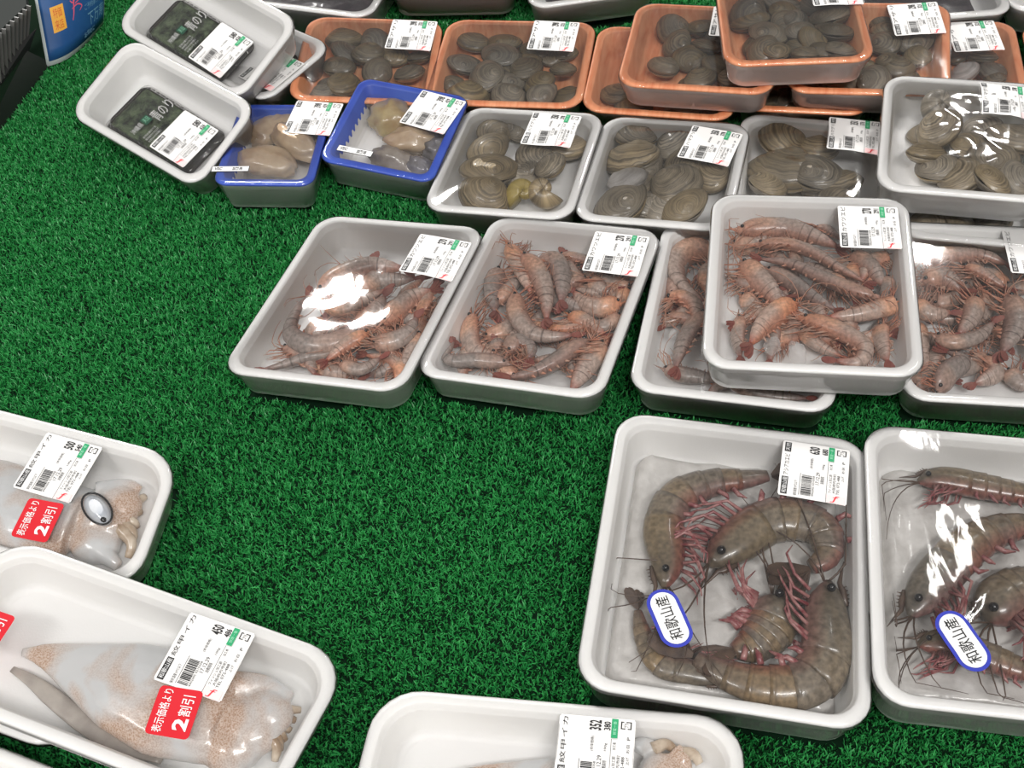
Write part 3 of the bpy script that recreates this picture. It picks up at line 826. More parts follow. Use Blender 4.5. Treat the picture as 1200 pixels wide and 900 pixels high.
M_CLAM_PALE_GLARE = clam_mat('pale_or_glare_shell', srgb(136, 132, 128), srgb(184, 180, 178), 0.1, 8.0)  # used for a pale clam and for a glare patch shown as a clam
M_SNAIL = clam_mat('yellow_snail_shell', srgb(112, 98, 62), srgb(176, 160, 108), 0.1, 3.0)

def valve_mesh(name, mat, ridges, seed, thick=0.42):
    r = random.Random(seed); mb = MB(); vs = []; cols = []
    NR, NT = 14, 26
    asym = r.uniform(-0.14, 0.14); bb = r.uniform(0.72, 0.84)
    U = np.array([0.14 + asym, 0.80 * bb])
    def outline(th):
        x = math.cos(th); y = math.sin(th)
        k = 1.0 - 0.20 * max(0, y) ** 1.2
        return np.array([x * k + 0.10 * max(0, y) ** 2, y * bb])
    for i in range(NR):
        f = (i / (NR - 1)) ** 0.8 if i else 0.02
        for j in range(NT):
            th = 2 * math.pi * j / NT
            o = outline(th); p = U + f * (o - U)
            ang = math.atan2(p[1] / bb, p[0]); oo = outline(ang)
            rho = min(1.0, np.linalg.norm(p) / np.linalg.norm(oo))
            z = thick * max(0.0, 1 - rho ** 2.4) ** 0.75 + 0.10 * math.exp(-((p[0] - U[0]) ** 2 + (p[1] - U[1] + .12) ** 2) / 0.03) * (1 - rho ** 4)
            z += ridges * (math.sin(f * 62) * 0.5 + 0.5) * (1 - f ** 6) * min(1, f * 3)
            vs.append((p[0], p[1], z)); cols.append((min(1, max(0, f + r.uniform(-.02, .02))), 0.5, 0.5, 1))
    fs = grid_faces(NR, NT); fs.append(tuple(range(NT))[::-1])
    mb.add(vs, fs, 0, cols)
    # margin thickness, turned inwards
    k0 = (NR - 1) * NT; rim = [np.array(vs[k0 + j]) * np.array([.93, .93, 1]) + np.array([0, 0, 0.0]) for j in range(NT)]
    base = len(mb.v); mb.v += [tuple(p) for p in rim]; mb.c += [(0.95, .5, .5, 1)] * NT
    for j in range(NT):
        mb.f.append((k0 + j, k0 + (j + 1) % NT, base + (j + 1) % NT, base + j)); mb.m.append(0)
    return mb.mesh(name, [mat], True, True)
VALVES = {'brown': [valve_mesh('shell_valve', M_CLAM, 0.008, k, 0.36 + 0.03 * k) for k in range(4)],
          'ridged': [valve_mesh('shell_valve', M_CLAM_W, 0.018, 10 + k, 0.42) for k in range(4)],
          'pale': [valve_mesh('shell_valve', M_CLAM_PALE_GLARE, 0.006, 20, 0.34)]}

def euler_R(yaw, tilt, axis_ang):
    cy, sy = math.cos(yaw), math.sin(yaw)
    Rz = np.array([[cy, -sy, 0], [sy, cy, 0], [0, 0, 1]])
    ax = np.array([math.cos(axis_ang), math.sin(axis_ang), 0]); K = np.array([[0, -ax[2], ax[1]], [ax[2], 0, -ax[0]], [-ax[1], ax[0], 0]])
    return (np.eye(3) + math.sin(tilt) * K + (1 - math.cos(tilt)) * K @ K) @ Rz

def make_clam(t, px, py, w_px, hz, label, group, kind='brown', seed=0, ang=None, tilt=None, name='clam'):
    r = random.Random(seed); w_px *= (1.26 if kind != 'brown' else 1.16)
    p = px_local(t, px, py, hz); sc = w_px * px_scale(t, px, py, hz) / 2
    yaw = r.uniform(0, 2 * math.pi) if ang is None else ang
    tl = r.uniform(0.05, 0.5) if tilt is None else tilt
    R = t.R @ euler_R(yaw, tl, r.uniform(0, 2 * math.pi) if tilt is None else 0.0)
    P = to_world(t, p)
    root = empty(name, Matrix(((*R[0], P[0]), (*R[1], P[1]), (*R[2], P[2]), (0, 0, 0, 1))))
    size = 'small' if sc < 0.017 else ('large' if sc > 0.0235 else 'medium')
    label = '%s %s, %s %s' % (size, label, 'on top' if hz > 0.017 else 'low down', where_in(t, p))
    tag(root, label, 'clam', group)
    me = r.choice(VALVES[kind])
    for sg in (1, -1):
        o = bpy.data.objects.new('shell_valve', me); col.objects.link(o); o.parent = root
        o.scale = (sc, sc, sc * sg); o.location = (0, 0, 0.0003 * sg)
    return root

def make_snail(t, px, py, w_px, hz, label, group, yaw=0.0, tilt=0.5, mat=None):
    mb = MB(); N = 74; n = 12; vs = []; cols = []
    for i in range(N):
        f = i / (N - 1); th = f * 2 * math.pi * 2.6; g = math.exp(2.75 * (f - 1))
        cx = 0.40 * g; rad = 0.60 * g
        c = np.array([cx * math.cos(th), cx * math.sin(th), 0.42 * (1 - g) - 0.05])
        rd = np.array([math.cos(th), math.sin(th), 0])
        for j in range(n):
            a = 2 * math.pi * j / n
            vs.append(c + rd * rad * math.cos(a) + np.array([0, 0, 1]) * rad * 0.95 * math.sin(a)); cols.append((f, 0.5, 0.5, 1))
    fs = grid_faces(N, n); fs.append(tuple((N - 1) * n + j for j in range(n)))
    mb.add(vs, fs, 0, cols)
    p = px_local(t, px, py, hz); sc = w_px * px_scale(t, px, py, hz) / 2
    mb.v = [(x * sc, y * sc, z * sc) for x, y, z in mb.v]
    o = mb.build('moon_snail', mat or M_SNAIL, colors=True)
    R = t.R @ euler_R(yaw, tilt, 0.3); P = to_world(t, p)
    o.matrix_world = Matrix(((*R[0], P[0]), (*R[1], P[1]), (*R[2], P[2]), (0, 0, 0, 1)))
    tag(o, label, 'snail', group)
    return o

# ------------------------------------------------------------------ soft bodies: one skin over joined volumes
def skin_over(mb, name, mat, c0, voxel=0.0016, smooth=6, parent=None):
    me = bpy.data.meshes.new('tmp'); me.from_pydata([(x - c0[0], y - c0[1], z - c0[2]) for x, y, z in mb.v], [], mb.f)
    o = bpy.data.objects.new('tmp', me); col.objects.link(o)
    rm = o.modifiers.new('r', 'REMESH'); rm.mode = 'VOXEL'; rm.voxel_size = voxel; rm.use_smooth_shade = True
    sm = o.modifiers.new('s', 'SMOOTH'); sm.iterations = smooth; sm.factor = 0.5
    dg = bpy.context.evaluated_depsgraph_get()
    m2 = bpy.data.meshes.new_from_object(o.evaluated_get(dg)); m2.name = name
    bpy.data.objects.remove(o); bpy.data.meshes.remove(me)
    m2.materials.clear(); m2.materials.append(mat)
    m2.polygons.foreach_set('use_smooth', [True] * len(m2.polygons))
    r = bpy.data.objects.new(name, m2); col.objects.link(r); r.location = c0
    if parent: r.parent = parent
    return r

def cuttle_mat(name, white, pink, brown):
    m, nt, bs, out = new_mat(name)
    tc = nt.nodes.new('ShaderNodeTexCoord')
    n1 = nt.nodes.new('ShaderNodeTexNoise'); n1.inputs['Scale'].default_value = 18; n1.inputs['Detail'].default_value = 3; n1.inputs['Distortion'].default_value = 0.5
    n2 = nt.nodes.new('ShaderNodeTexNoise'); n2.inputs['Scale'].default_value = 900; n2.inputs['Detail'].default_value = 1
    r1 = nt.nodes.new('ShaderNodeMapRange'); r1.inputs[1].default_value = 0.44; r1.inputs[2].default_value = 0.62
    r2 = nt.nodes.new('ShaderNodeMapRange'); r2.inputs[1].default_value = 0.4; r2.inputs[2].default_value = 0.65
    m1 = nt.nodes.new('ShaderNodeMix'); m1.data_type = 'RGBA'; m1.inputs[6].default_value = rgba(pink); m1.inputs[7].default_value = rgba(brown)
    m2 = nt.nodes.new('ShaderNodeMix'); m2.data_type = 'RGBA'; m2.inputs[6].default_value = rgba(white)
    nt.links.new(tc.outputs['Object'], n1.inputs['Vector']); nt.links.new(tc.outputs['Object'], n2.inputs['Vector'])
    nt.links.new(n1.outputs['Fac'], r1.inputs[0]); nt.links.new(n2.outputs['Fac'], r2.inputs[0])
    nt.links.new(r2.outputs[0], m1.inputs[0]); nt.links.new(m1.outputs[2], m2.inputs[7]); nt.links.new(r1.outputs[0], m2.inputs[0])
    nt.links.new(m2.outputs[2], bs.inputs['Base Color'])
    bs.inputs['Roughness'].default_value = 0.28; bs.inputs['Coat Weight'].default_value = 0.5; bs.inputs['Coat Roughness'].default_value = 0.08
    bs.inputs['Subsurface Weight'].default_value = 0.25; bs.inputs['Subsurface Radius'].default_value = (0.006, 0.005, 0.005); bs.inputs['Subsurface Scale'].default_value = 1.0
    bp = nt.nodes.new('ShaderNodeBump'); bp.inputs['Strength'].default_value = 0.35; bp.inputs['Distance'].default_value = 0.0012
    n3 = nt.nodes.new('ShaderNodeTexNoise'); n3.inputs['Scale'].default_value = 140; n3.inputs['Detail'].default_value = 3
    nt.links.new(tc.outputs['Object'], n3.inputs['Vector']); nt.links.new(n3.outputs['Fac'], bp.inputs['Height']); nt.links.new(bp.outputs[0], bs.inputs['Normal'])
    return m
M_CUTTLE = cuttle_mat('cuttlefish_skin', srgb(204, 205, 206), srgb(206, 186, 172), srgb(172, 138, 114))
M_FIN = plain('cuttlefish_fin', srgb(150, 142, 136), 0.3, 0.5, 0.2, 200, srgb(176, 168, 160), 60, 0.3)
M_ARM = plain('cuttlefish_arm', srgb(206, 192, 174), 0.3, 0.5, 0.3, 250, srgb(150, 124, 98), 70, 0.4)

def flat_body(mb, t, axis, halves, hz, thick, nseg=16):
    """swept soft volume: axis pixels, half widths in pixels, thickness fraction"""
    L = np.array([px_local(t, x, y, upz(h)) for (x, y), h in zip(axis, hz if isinstance(hz, (list, tuple)) else [hz] * len(axis))])
    C = catmull(L, 24)
    k = np.linspace(0, 1, len(axis)); kk = np.linspace(0, 1, 24)
    hw = np.interp(kk, k, halves) * px_scale(t, *axis[len(axis) // 2], 0.015)
    T = np.gradient(C, axis=0); vs = []
    for i in range(24):
        tt, a, b = frame_of(T[i], np.array([0, 0, 1.0]))
        for j in range(nseg):
            th = 2 * math.pi * j / nseg
            z = math.sin(th); z = z if z > 0 else z * 0.75
            p = C[i] + b * hw[i] * math.cos(th) + a * min(hw[i] * thick, 0.018) * z
            vs.append(t.P + t.R @ p)
    fs = grid_faces(24, nseg); fs.append(tuple(range(nseg))[::-1]); fs.append(tuple(23 * nseg + j for j in range(nseg)))
    mb.add(vs, fs)
def arm_tube(mb, t, pxs, r0, r1, hz):
    L = [px_local(t, x, y, upz(h)) for (x, y), h in zip(pxs, hz)]
    C = catmull(L, 10); C = C @ t.R.T + t.P
    tube(mb, C, np.linspace(r0, r1, 10), 8, 0, t.R[:, 2])

def make_cuttlefish(t, label, axis, halves, head, head_px, arms, hz=0.013, fin=None, eye=None):
    mb = MB(); flat_body(mb, t, axis, halves, hz, 0.5)
    for (hx, hy, r, zz) in head:
        zz = upz(zz)
        p = to_world(t, px_local(t, hx, hy, zz)); rr = r * px_scale(t, hx, hy, zz)
        ellipsoid(mb, p, (rr, rr * 0.85, min(rr * 0.62, 0.014)), t.R, 14, 9)
    for a in arms[:2]: arm_tube(mb, t, *a)
    c0 = to_world(t, px_local(t, *axis[len(axis) // 2], 0.01))
    o = skin_over(mb, 'cuttlefish', M_CUTTLE, c0)
    tag(o, label, 'cuttlefish')
    for a in arms[2:]:
        ab = MB(); arm_tube(ab, t, *a); ab.v = [tuple(np.array(v) - c0) for v in ab.v]
        ab.build('arm', M_ARM, o)
    if fin:
        fb = MB(); flat_body(fb, t, *fin); fb.v = [tuple(np.array(v) - c0) for v in fb.v]; fb.build('fin', M_FIN, o)
    if eye:
        ex, ey, ez, er = eye; ez = upz(ez)
        eb = MB(); p = to_world(t, px_local(t, ex, ey, ez)) - c0
        e1 = euler_R(RAD(-32), 0, 0)
        ellipsoid(eb, p, (er, er * 0.52, er * 0.42), t.R @ e1, 18, 9, 0)
        ey_o = eb.build('eye', plain('pale_eye', srgb(206, 209, 213), 0.12, 0.6, 0, 0, srgb(176, 182, 192), 60, 0.4), o)
        rb = MB(); pts = []
        for k in range(29):
            th = 2 * math.pi * k / 28
            pts.append(p + (t.R @ e1) @ np.array([er * 1.02 * math.cos(th), er * 0.56 * math.sin(th), er * 0.18]))
        tube(rb, pts, er * 0.055, 5); rb.build('eye_rim', M_EYE, ey_o)
        pb = MB(); ellipsoid(pb, p + (t.R @ e1) @ np.array([er * .72, -er * .08, er * .22]), (er * .2, er * .14, er * .1), t.R @ e1, 10, 6); pb.build('pupil', M_EYE, ey_o)
    return o

def lump(t, px, py, rx_px, ry_px, rz, hz, yaw, mat, name, label, cat, group, seed=0, amp=0.12, tilt=0.0):
    mb = MB(); nu, nv = 28, 16; vs = []; hz = upz(hz); rz *= 1.3
    sc = px_scale(t, px, py, hz); rx, ry = rx_px * sc, ry_px * sc
    for i in range(nv):
        ph = math.pi * i / (nv - 1) - math.pi / 2
        for j in range(nu):
            th = 2 * math.pi * j / nu
            d = np.array([math.cos(ph) * math.cos(th), math.cos(ph) * math.sin(th), math.sin(ph)])
            k = 1 + amp * (mnoise.noise(Vector(d * 1.7) + Vector((seed * 3.1, 0, 0))) + 0.5 * mnoise.noise(Vector(d * 4.5) + Vector((0, seed * 2.3, 0))))
            vs.append((d[0] * rx * k, d[1] * ry * k, d[2] * rz * k))
    mb.add(vs, grid_faces(nv, nu))
    o = mb.build(name, mat)
    R = t.R @ euler_R(yaw, tilt, 0.2); P = to_world(t, px_local(t, px, py, hz))
    o.matrix_world = Matrix(((*R[0], P[0]), (*R[1], P[1]), (*R[2], P[2]), (0, 0, 0, 1)))
    tag(o, label, cat, group)
    return o

def ice_mat():
    m, nt, bs, out = new_mat('crushed_ice')
    bs.inputs['Base Color'].default_value = (0.78, 0.77, 0.76, 1); bs.inputs['Roughness'].default_value = 0.25
    bs.inputs['Coat Weight'].default_value = 0.3
    tr = nt.nodes.new('ShaderNodeBsdfTransparent'); mx = nt.nodes.new('ShaderNodeMixShader'); mx.inputs[0].default_value = 0.28
    nt.links.new(tr.outputs[0], mx.inputs[1]); nt.links.new(bs.outputs[0], mx.inputs[2]); nt.links.new(mx.outputs[0], out.inputs['Surface'])
    tc = nt.nodes.new('ShaderNodeTexCoord'); nb = nt.nodes.new('ShaderNodeTexVoronoi'); nb.inputs['Scale'].default_value = 90
    bp = nt.nodes.new('ShaderNodeBump'); bp.inputs['Strength'].default_value = 0.5; bp.inputs['Distance'].default_value = 0.002
    nt.links.new(tc.outputs['Object'], nb.inputs['Vector']); nt.links.new(nb.outputs['Distance'], bp.inputs['Height']); nt.links.new(bp.outputs[0], bs.inputs['Normal'])
    return m
M_ICE = ice_mat()
def ice_bed(t, label, hz=0.014):
    mb = MB(); q = ring2d(t.w - 0.036, t.d - 0.036, 0.012); n = len(q); fr = np.linspace(1, 0.04, 22); vs = []
    for f in fr:
        for x, y in q:
            u, v = x * f + t.sh * y * f, y * f
            z = hz + 0.005 * mnoise.noise(Vector((u * 55, v * 55, t.seed))) + 0.003 * mnoise.noise(Vector((u * 150, v * 150, 1)))
            vs.append(t.P + t.R @ np.array([u, v, max(z, 0.0035) if f < 1 else 0.0035]))
    fs = grid_faces(len(fr), n); fs.append(tuple((len(fr) - 1) * n + j for j in range(n)))
    mb.add(vs, fs); c = to_world(t, (0, 0, 0)); o = mb.build('ice_bed', plain('ice_slush', (0.66, 0.64, 0.62), 0.25, 0.5, 0.6, 180, (0.5, 0.48, 0.46), 60, 0.3), None, True, False, tuple(c))
    tag(o, label, 'ice', kind='stuff')
def ice_chunk(t, px, py, w_px, hz, label, seed):
    r = random.Random(seed); mb = MB(); sc = w_px * px_scale(t, px, py, hz) / 2
    n = 7; top = []; bot = []; mid = []
    for j in range(n):
        a = 2 * math.pi * j / n + r.uniform(-.2, .2); k = r.uniform(.75, 1.1)
        mid.append((k * math.cos(a), k * math.sin(a) * .75, r.uniform(-.15, .15))); top.append((k * .55 * math.cos(a), k * .45 * math.sin(a), r.uniform(.35, .5))); bot.append((k * .6 * math.cos(a), k * .5 * math.sin(a), -.45))
    vs = [np.array(p) * sc for p in bot + mid + top]
    fs = grid_faces(3, n); fs += [tuple(range(n))[::-1], tuple(2 * n + j for j in range(n))]
    mb.add(vs, fs); o = mb.build('ice_chunk', M_ICE, None, False)
    P = to_world(t, px_local(t, px, py, hz)); R = t.R @ euler_R(r.uniform(0, 6), .2, 1)
    o.matrix_world = Matrix(((*R[0], P[0]), (*R[1], P[1]), (*R[2], P[2]), (0, 0, 0, 1)))
    tag(o, label, 'ice', 'ice chunks among the shrimps')
# ------------------------------------------------------------------ trays with their wraps and labels
def Z(ox, oy, s): return lambda pts: [(ox + x / s, oy + y / s) for x, y in pts]

def place(key, typ, corner, px, zrim, yaw, w, d, h, tx=0.0, ty=0.0):
    p = on_plane(px[0], px[1], zrim); R = rot_of(RAD(yaw), RAD(tx), RAD(ty)); sx, sy = corner
    c = p - R @ np.array([sx * w / 2, sy * d / 2, 0])
    TR[key] = (typ, c[0], c[1], c[2], yaw, 0.0, tx, ty, w, d, h)
place('Q', 'K', (0, 1), (10, 879), .0365, -24.5, .25, .118, .0345)
tA = build_tray('A', 'shrimp_tray', 'white foam tray of small shrimps with broad glare on its bulging wrap', crown=0.0050, wr=0.0008, fmat=M_FILM_TAUT,
                bumps=[(455, 375, 0.03, 0.002), (405, 330, 0.025, 0.0015)])
tB = build_tray('B', 'shrimp_tray', 'white foam tray of small shrimps with a red tail fan near one corner', crown=0.0006, wr=0.0004, fmat=M_FILM_TAUT)
tC = build_tray('C', 'shrimp_tray', 'white foam shrimp tray half covered by another shrimp tray stacked on it', crown=0.0, wr=0.0002, fmat=M_FILM_TAUT)
tD = build_tray('D', 'shrimp_tray', 'white foam tray of shrimps stacked on top of two other shrimp trays', crown=0.0, wr=0.0001, fmat=M_FILM_TAUT)
tE = build_tray('E', 'shrimp_tray', 'white foam tray heaped with dark shrimps, one corner under the stacked shrimp tray', crown=0.0, wr=0.0002, fmat=M_FILM_TAUT)
tF = build_tray('F', 'prawn_tray', 'large white foam tray of big brown prawns on ice with a printed price label', crown=0.0010, wr=0.0006)
tG = build_tray('G', 'prawn_tray', 'large white foam tray of big prawns with oval sticker and no price label in sight', crown=0.003, wr=0.0010)
tH = build_tray('H', 'cuttlefish_tray', 'white foam tray holding a cuttlefish with a dark-rimmed eye, red discount sticker', crown=0.001, wr=0.0004, fmat=M_FILM_TAUT)
tI = build_tray('I', 'cuttlefish_tray', 'white foam tray with a whole cuttlefish mantle and two red stickers, overlapping its neighbour', crown=0.001, wr=0.0004, fmat=M_FILM_TAUT)
tJ = build_tray('J', 'cuttlefish_tray', 'white foam tray with a cream cuttlefish and stepped rim, no red sticker', crown=0.002, wr=0.0006)
tQ = build_tray('Q', 'cuttlefish_tray', 'white foam tray peeking out below the sticker-marked cuttlefish tray', crown=0.001, wr=0.0005)
place('R', 'K', (1, -1), (76, 886), .0275, -24, .24, .112, .0255)
tR = build_tray('R', 'cuttlefish_tray', 'white foam tray supporting the cuttlefish tray with two red stickers', crown=0.0, wr=0.0002)
tW1 = build_tray('W1', 'clam_tray', 'white foam tray of clams with yellowish moon snails beside the blue tray', crown=0.004, wr=0.0012)
tW2 = build_tray('W2', 'clam_tray', 'white foam tray of ridged clams with one pale grey valve on top', crown=0.003, wr=0.0009)
tW3 = build_tray('W3', 'clam_tray', 'white foam tray of large clams partly behind the stacked shrimp tray', crown=0.004, wr=0.0012)
tW5 = build_tray('W5', 'clam_tray', 'white foam tray of dark clams hidden below another clam tray', crown=0.0, wr=0.0003)
tW4 = build_tray('W4', 'clam_tray', 'white foam clam tray with large white glare, stacked on another clam tray', crown=0.011, wr=0.0022)
tP1 = build_tray('P1', 'shellfish_tray', 'blue-lined tray with three large beige shellfish tongues', M_BLUE, M_FOAM, crown=0.0, wr=0.0002, step=False, fmat=M_FILM_TAUT)
tP2 = build_tray('P2', 'shellfish_tray', 'blue-lined tray with a round yellowish shellfish and grey pieces', M_BLUE, M_FOAM, crown=0.0, wr=0.0002, step=False, fmat=M_FILM_TAUT)
tS1 = build_tray('S1', 'seaweed_tray', 'white foam tray with a clear seaweed pack, on the turf in front of the others', crown=0.0, wr=0.0012)
tS2 = build_tray('S2', 'seaweed_tray', 'white foam tray with a seaweed pack, leaning on top of another seaweed tray', crown=0.001, wr=0.0014)
ORL = {'O1': 'orange wood-print tray of clams with wide empty corner, nearest the seaweed trays', 'O2': 'orange wood-print tray full of clams on the turf behind the ridged moon-snail tray',
       'O3': 'orange wood-print tray on the turf, mostly covered by another orange tray', 'O4': 'orange wood-print tray of dark clams lying on another orange tray',
       'O5': 'orange wood-print tray of clams topmost of the orange stack', 'O6': 'orange wood-print tray of clams slid half under the topmost orange tray',
       'O7': 'orange wood-print tray of clams with its label behind the glaring white clam tray', 'O8': 'orange wood-print tray in deep shade at the bottom of the stack', 'O9': 'orange wood-print tray at the row end past the labelled orange trays'}
for k in ('O1', 'O2', 'O3', 'O8', 'O7', 'O9', 'O6', 'O4', 'O5'):
    build_tray(k, 'clam_tray', ORL[k], M_ORANGE, plain('pale_foam_back', srgb(240, 222, 216), 0.45, 0.4) if k == 'O1' else bpy.data.materials['pale_foam_back'],
               crown=0.0014 if k not in ('O3', 'O8', 'O4') else 0.0004, wr=0.0005, step=False)

EBI = dict(item='カワツエビ', price='270', taxed='291')
price_label(tA, [(499, 275), (555, 283.6), (521.7, 332), (468, 324.4)], **EBI)
price_label(tB, [(700, 270), (761.5, 276.5), (744, 326), (683, 319)], **EBI)
price_label(tD, [(981, 239.5), (1052, 241.5), (1056.5, 294), (986, 291.5)], **EBI)
price_label(tE, None, (1214, 296), ang=0.0, **EBI)
price_label(tF, [(921, 512.8), (998, 525.7), (988.8, 596), (908.7, 583.7)], item='アシアカエビ', price='630', taxed='680', extra='天然')
price_label(tH, [(48.3, 504), (120, 525), (89, 592.5), (16.7, 573)], item='紋甲イカ', price='500', taxed='540')
price_label(tI, [(222, 719), (300, 747), (261, 821), (179, 794)], item='紋甲イカ', price='450', taxed='486')
price_label(tJ, None, (697, 886), ang=0.0, item='紋甲イカ', price='352', taxed='380')
HAMA = dict(item='ハマグリ', price='350', taxed='378', extra='天然')
price_label(tW1, [(625.7, 136.3), (678.7, 140.7), (666.7, 172.7), (614, 168)], **HAMA)
price_label(tW2, [(812, 149), (865, 160), (854, 194), (798, 186)], **HAMA)
price_label(tW3, [(975, 142), (1031, 145), (1027, 182), (971, 173)], **HAMA)
price_label(tW4, [(1149, 104), (1207, 109), (1210, 145), (1152, 141)], **HAMA)
ASARI = dict(item='アサリ', price='298', taxed='321')
price_label(TRAYS['O1'], [(464, 26), (509, 29.5), (501, 56), (454.5, 55)], **ASARI)
price_label(TRAYS['O2'], [(627.5, 27), (674.5, 29), (671, 59), (622, 56)], **ASARI)
price_label(TRAYS['O4'], None, (862, 26), ang=0.0, **ASARI)
price_label(TRAYS['O5'], None, (977, -10), ang=0.02, **ASARI)
price_label(TRAYS['O6'], [(1042, 9.5), (1095, 5.5), (1106, 36), (1052, 40)], **ASARI)
price_label(TRAYS['O7'], [(1115, 29), (1164, 25.5), (1172, 58), (1116, 60)], **ASARI)
price_label(tP1, [(355, 119.5), (396, 122), (380, 158), (337, 154)], item='', price='398', taxed='429', extra='生食')
price_label(tP2, [(494, 109), (539, 120), (522.5, 155.5), (474, 141)], item='', price='398', taxed='429', extra='生食')
price_label(tS1, [(205, 131), (251, 159), (227.5, 195), (180, 165)], item='', price='580', taxed='626')
price_label(tS2, [(249, 30), (292.5, 57.5), (271, 89.5), (225, 59)], item='', price='580', taxed='626')

red_sticker(tH, [(34, 585), (72.5, 591.7), (57.5, 637.5), (16.7, 629)])
red_sticker(tI, [(187, 805), (234, 812), (223, 868), (175, 859)])
red_sticker(tI, [(-32, 716), (10, 730), (-4, 768), (-48, 752)])
origin_sticker(tF, (770, 692), (799, 758))
origin_sticker(tG, (1104, 719), (1150, 787))

def strip_label(t, c_px, ang):
    S = Sheet(t, None, c_px, (0.038, 0.0085), ang); mb = MB()
    S.rect(mb, -.019, -.00425, .019, .00425, 0, 0, 4, 1); S.rect(mb, -.0183, -.0036, .0183, .0036, 2, 1, 4, 1)
    o = mb.build('strip_label', [M_BLACK, M_WHITE], t.root, False, loc=S.loc)
    kb = MB(); S.text(kb, 'VSC', -.016, -.0022, -.008, .0022, 4, 0, .03, False); S.text(kb, '加熱用', .002, -.0025, .012, .0025, 4, 0, .02, False)
    kb.build('black_print', M_BLACK, o, False).location = (-S.loc[0], -S.loc[1], -S.loc[2])
strip_label(tP1, (270, 198), RAD(2)); strip_label(tP2, (416, 177), RAD(0))

# serrated white print on the floor of the blue trays
def serrated_floor(t):
    ins, R, h = INSET[t.typ], CORNER[t.typ], t.h
    def loop(i, N=176):
        q = ring2d(t.w - 2 * i, t.d - 2 * i, max(R - i * 0.55, 0.006)); q = np.vstack([q, q[:1]])
        dd = np.r_[0, np.cumsum(np.linalg.norm(np.diff(q, axis=0), axis=1))]; s_ = np.linspace(0, dd[-1], N, endpoint=False)
        return np.stack([np.interp(s_, dd, q[:, k]) for k in range(2)], 1)
    def wall(z): return float(np.interp(z, [0.0075, h - 0.0008], [ins + 0.0068, 0.0087]))
    zt, zb = 0.50 * h, 0.62 * h
    lo, hi = loop(wall(zt) + 0.0006), loop(wall(zb) + 0.0006); vs = []
    for k in range(176):
        x, y = lo[k] if (k // 2) % 2 else hi[k]; vs.append((x + t.sh * y, y, zt if (k // 2) % 2 else zb))
    for i, z in ((wall(0.0075) + 0.0006, 0.0080), (ins + 0.0095, 0.0049), (ins + 0.0140, 0.0037)):
        vs += [(x + t.sh * y, y, z) for x, y in loop(i)]
    mb = MB(); mb.add(vs, grid_faces(4, 176) + [tuple(3 * 176 + j for j in range(176))])
    mb.build('serrated_print', M_FOAM, t.root, False)
serrated_floor(tP1); serrated_floor(tP2)

# ------------------------------------------------------------------ shrimps
def pile(t, conv, items, label, group, name='shrimp', seed=0):
    for k, it in enumerate(items):
        pts, w, hz = it[0], it[1], it[2]
        make_shrimp(t, conv(pts), w / CONV_S[0], hz, label, group, it[3] if len(it) > 3 else None, seed * 100 + k, name)
CONV_S = [4.0]
def in_poly(x, y, P):
    c = False
    for i in range(len(P)):
        (x1, y1), (x2, y2) = P[i], P[i - 1]
        if (y1 > y) != (y2 > y) and x < (x2 - x1) * (y - y1) / (y2 - y1) + x1: c = not c
    return c
def fill_pts(poly, n, r, gap):
    xs = [p[0] for p in poly]; ys = [p[1] for p in poly]; out = []; k = 0
    while len(out) < n and k < 4000:
        k += 1; x, y = r.uniform(min(xs), max(xs)), r.uniform(min(ys), max(ys))
        if in_poly(x, y, poly) and all((x - a) ** 2 + (y - b) ** 2 > gap * gap for a, b in out): out.append((x, y))
    return out
def fill_shrimp(t, poly, n, label, group, seed, w=21):
    # lower layer of the heap
    r = random.Random(seed)
    for k, (x, y) in enumerate(fill_pts(poly, n, r, 14)):
        a = r.uniform(0, 6.28); L = r.uniform(26, 34); b = a + r.uniform(-.9, .9)
        make_shrimp(t, [(x - math.cos(a) * L, y - math.sin(a) * L * .8), (x, y), (x + math.cos(b) * L, y + math.sin(b) * L * .8)], w, r.uniform(.009, .012), label, group, None, seed * 50 + k)
za = Z(260, 240, 4)
pile(tA, za, [
    ([(600, 330), (760, 350), (900, 345)], 84, .010), ([(840, 690), (780, 765), (690, 800)], 80, .009), ([(420, 740), (520, 780), (640, 790)], 80, .009),
    ([(930, 600), (870, 700), (830, 790)], 84, .011), ([(640, 620), (520, 690), (400, 715), (270, 755), (200, 770)], 90, .013),
    ([(450, 420), (560, 340), (700, 290), (850, 300)], 95, .016), ([(480, 450), (550, 490), (650, 455), (760, 400)], 84, .017),
    ([(660, 570), (540, 640), (410, 655), (325, 600), (350, 500), (400, 430)], 92, .019), ([(940, 520), (960, 440), (1000, 380)], 84, .015),
    ([(700, 650), (790, 640), (870, 600), (910, 530)], 86, .017), ([(760, 560), (820, 500), (890, 440), (980, 400)], 90, .019),
    ([(560, 740), (650, 770), (740, 720)], 84, .017), ([(690, 590), (590, 640), (490, 715)], 76, .022), ([(620, 560), (700, 510), (760, 420)], 84, .021)],
    'shrimp in the glaring tray', 'shrimps in the glaring tray', seed=1)
fill_shrimp(tA, [(368, 345), (400, 320), (480, 320), (512, 330), (475, 425), (335, 425)], 16, 'shrimp in the glaring tray', 'shrimps in the glaring tray', 21)
zb = Z(480, 260, 4)
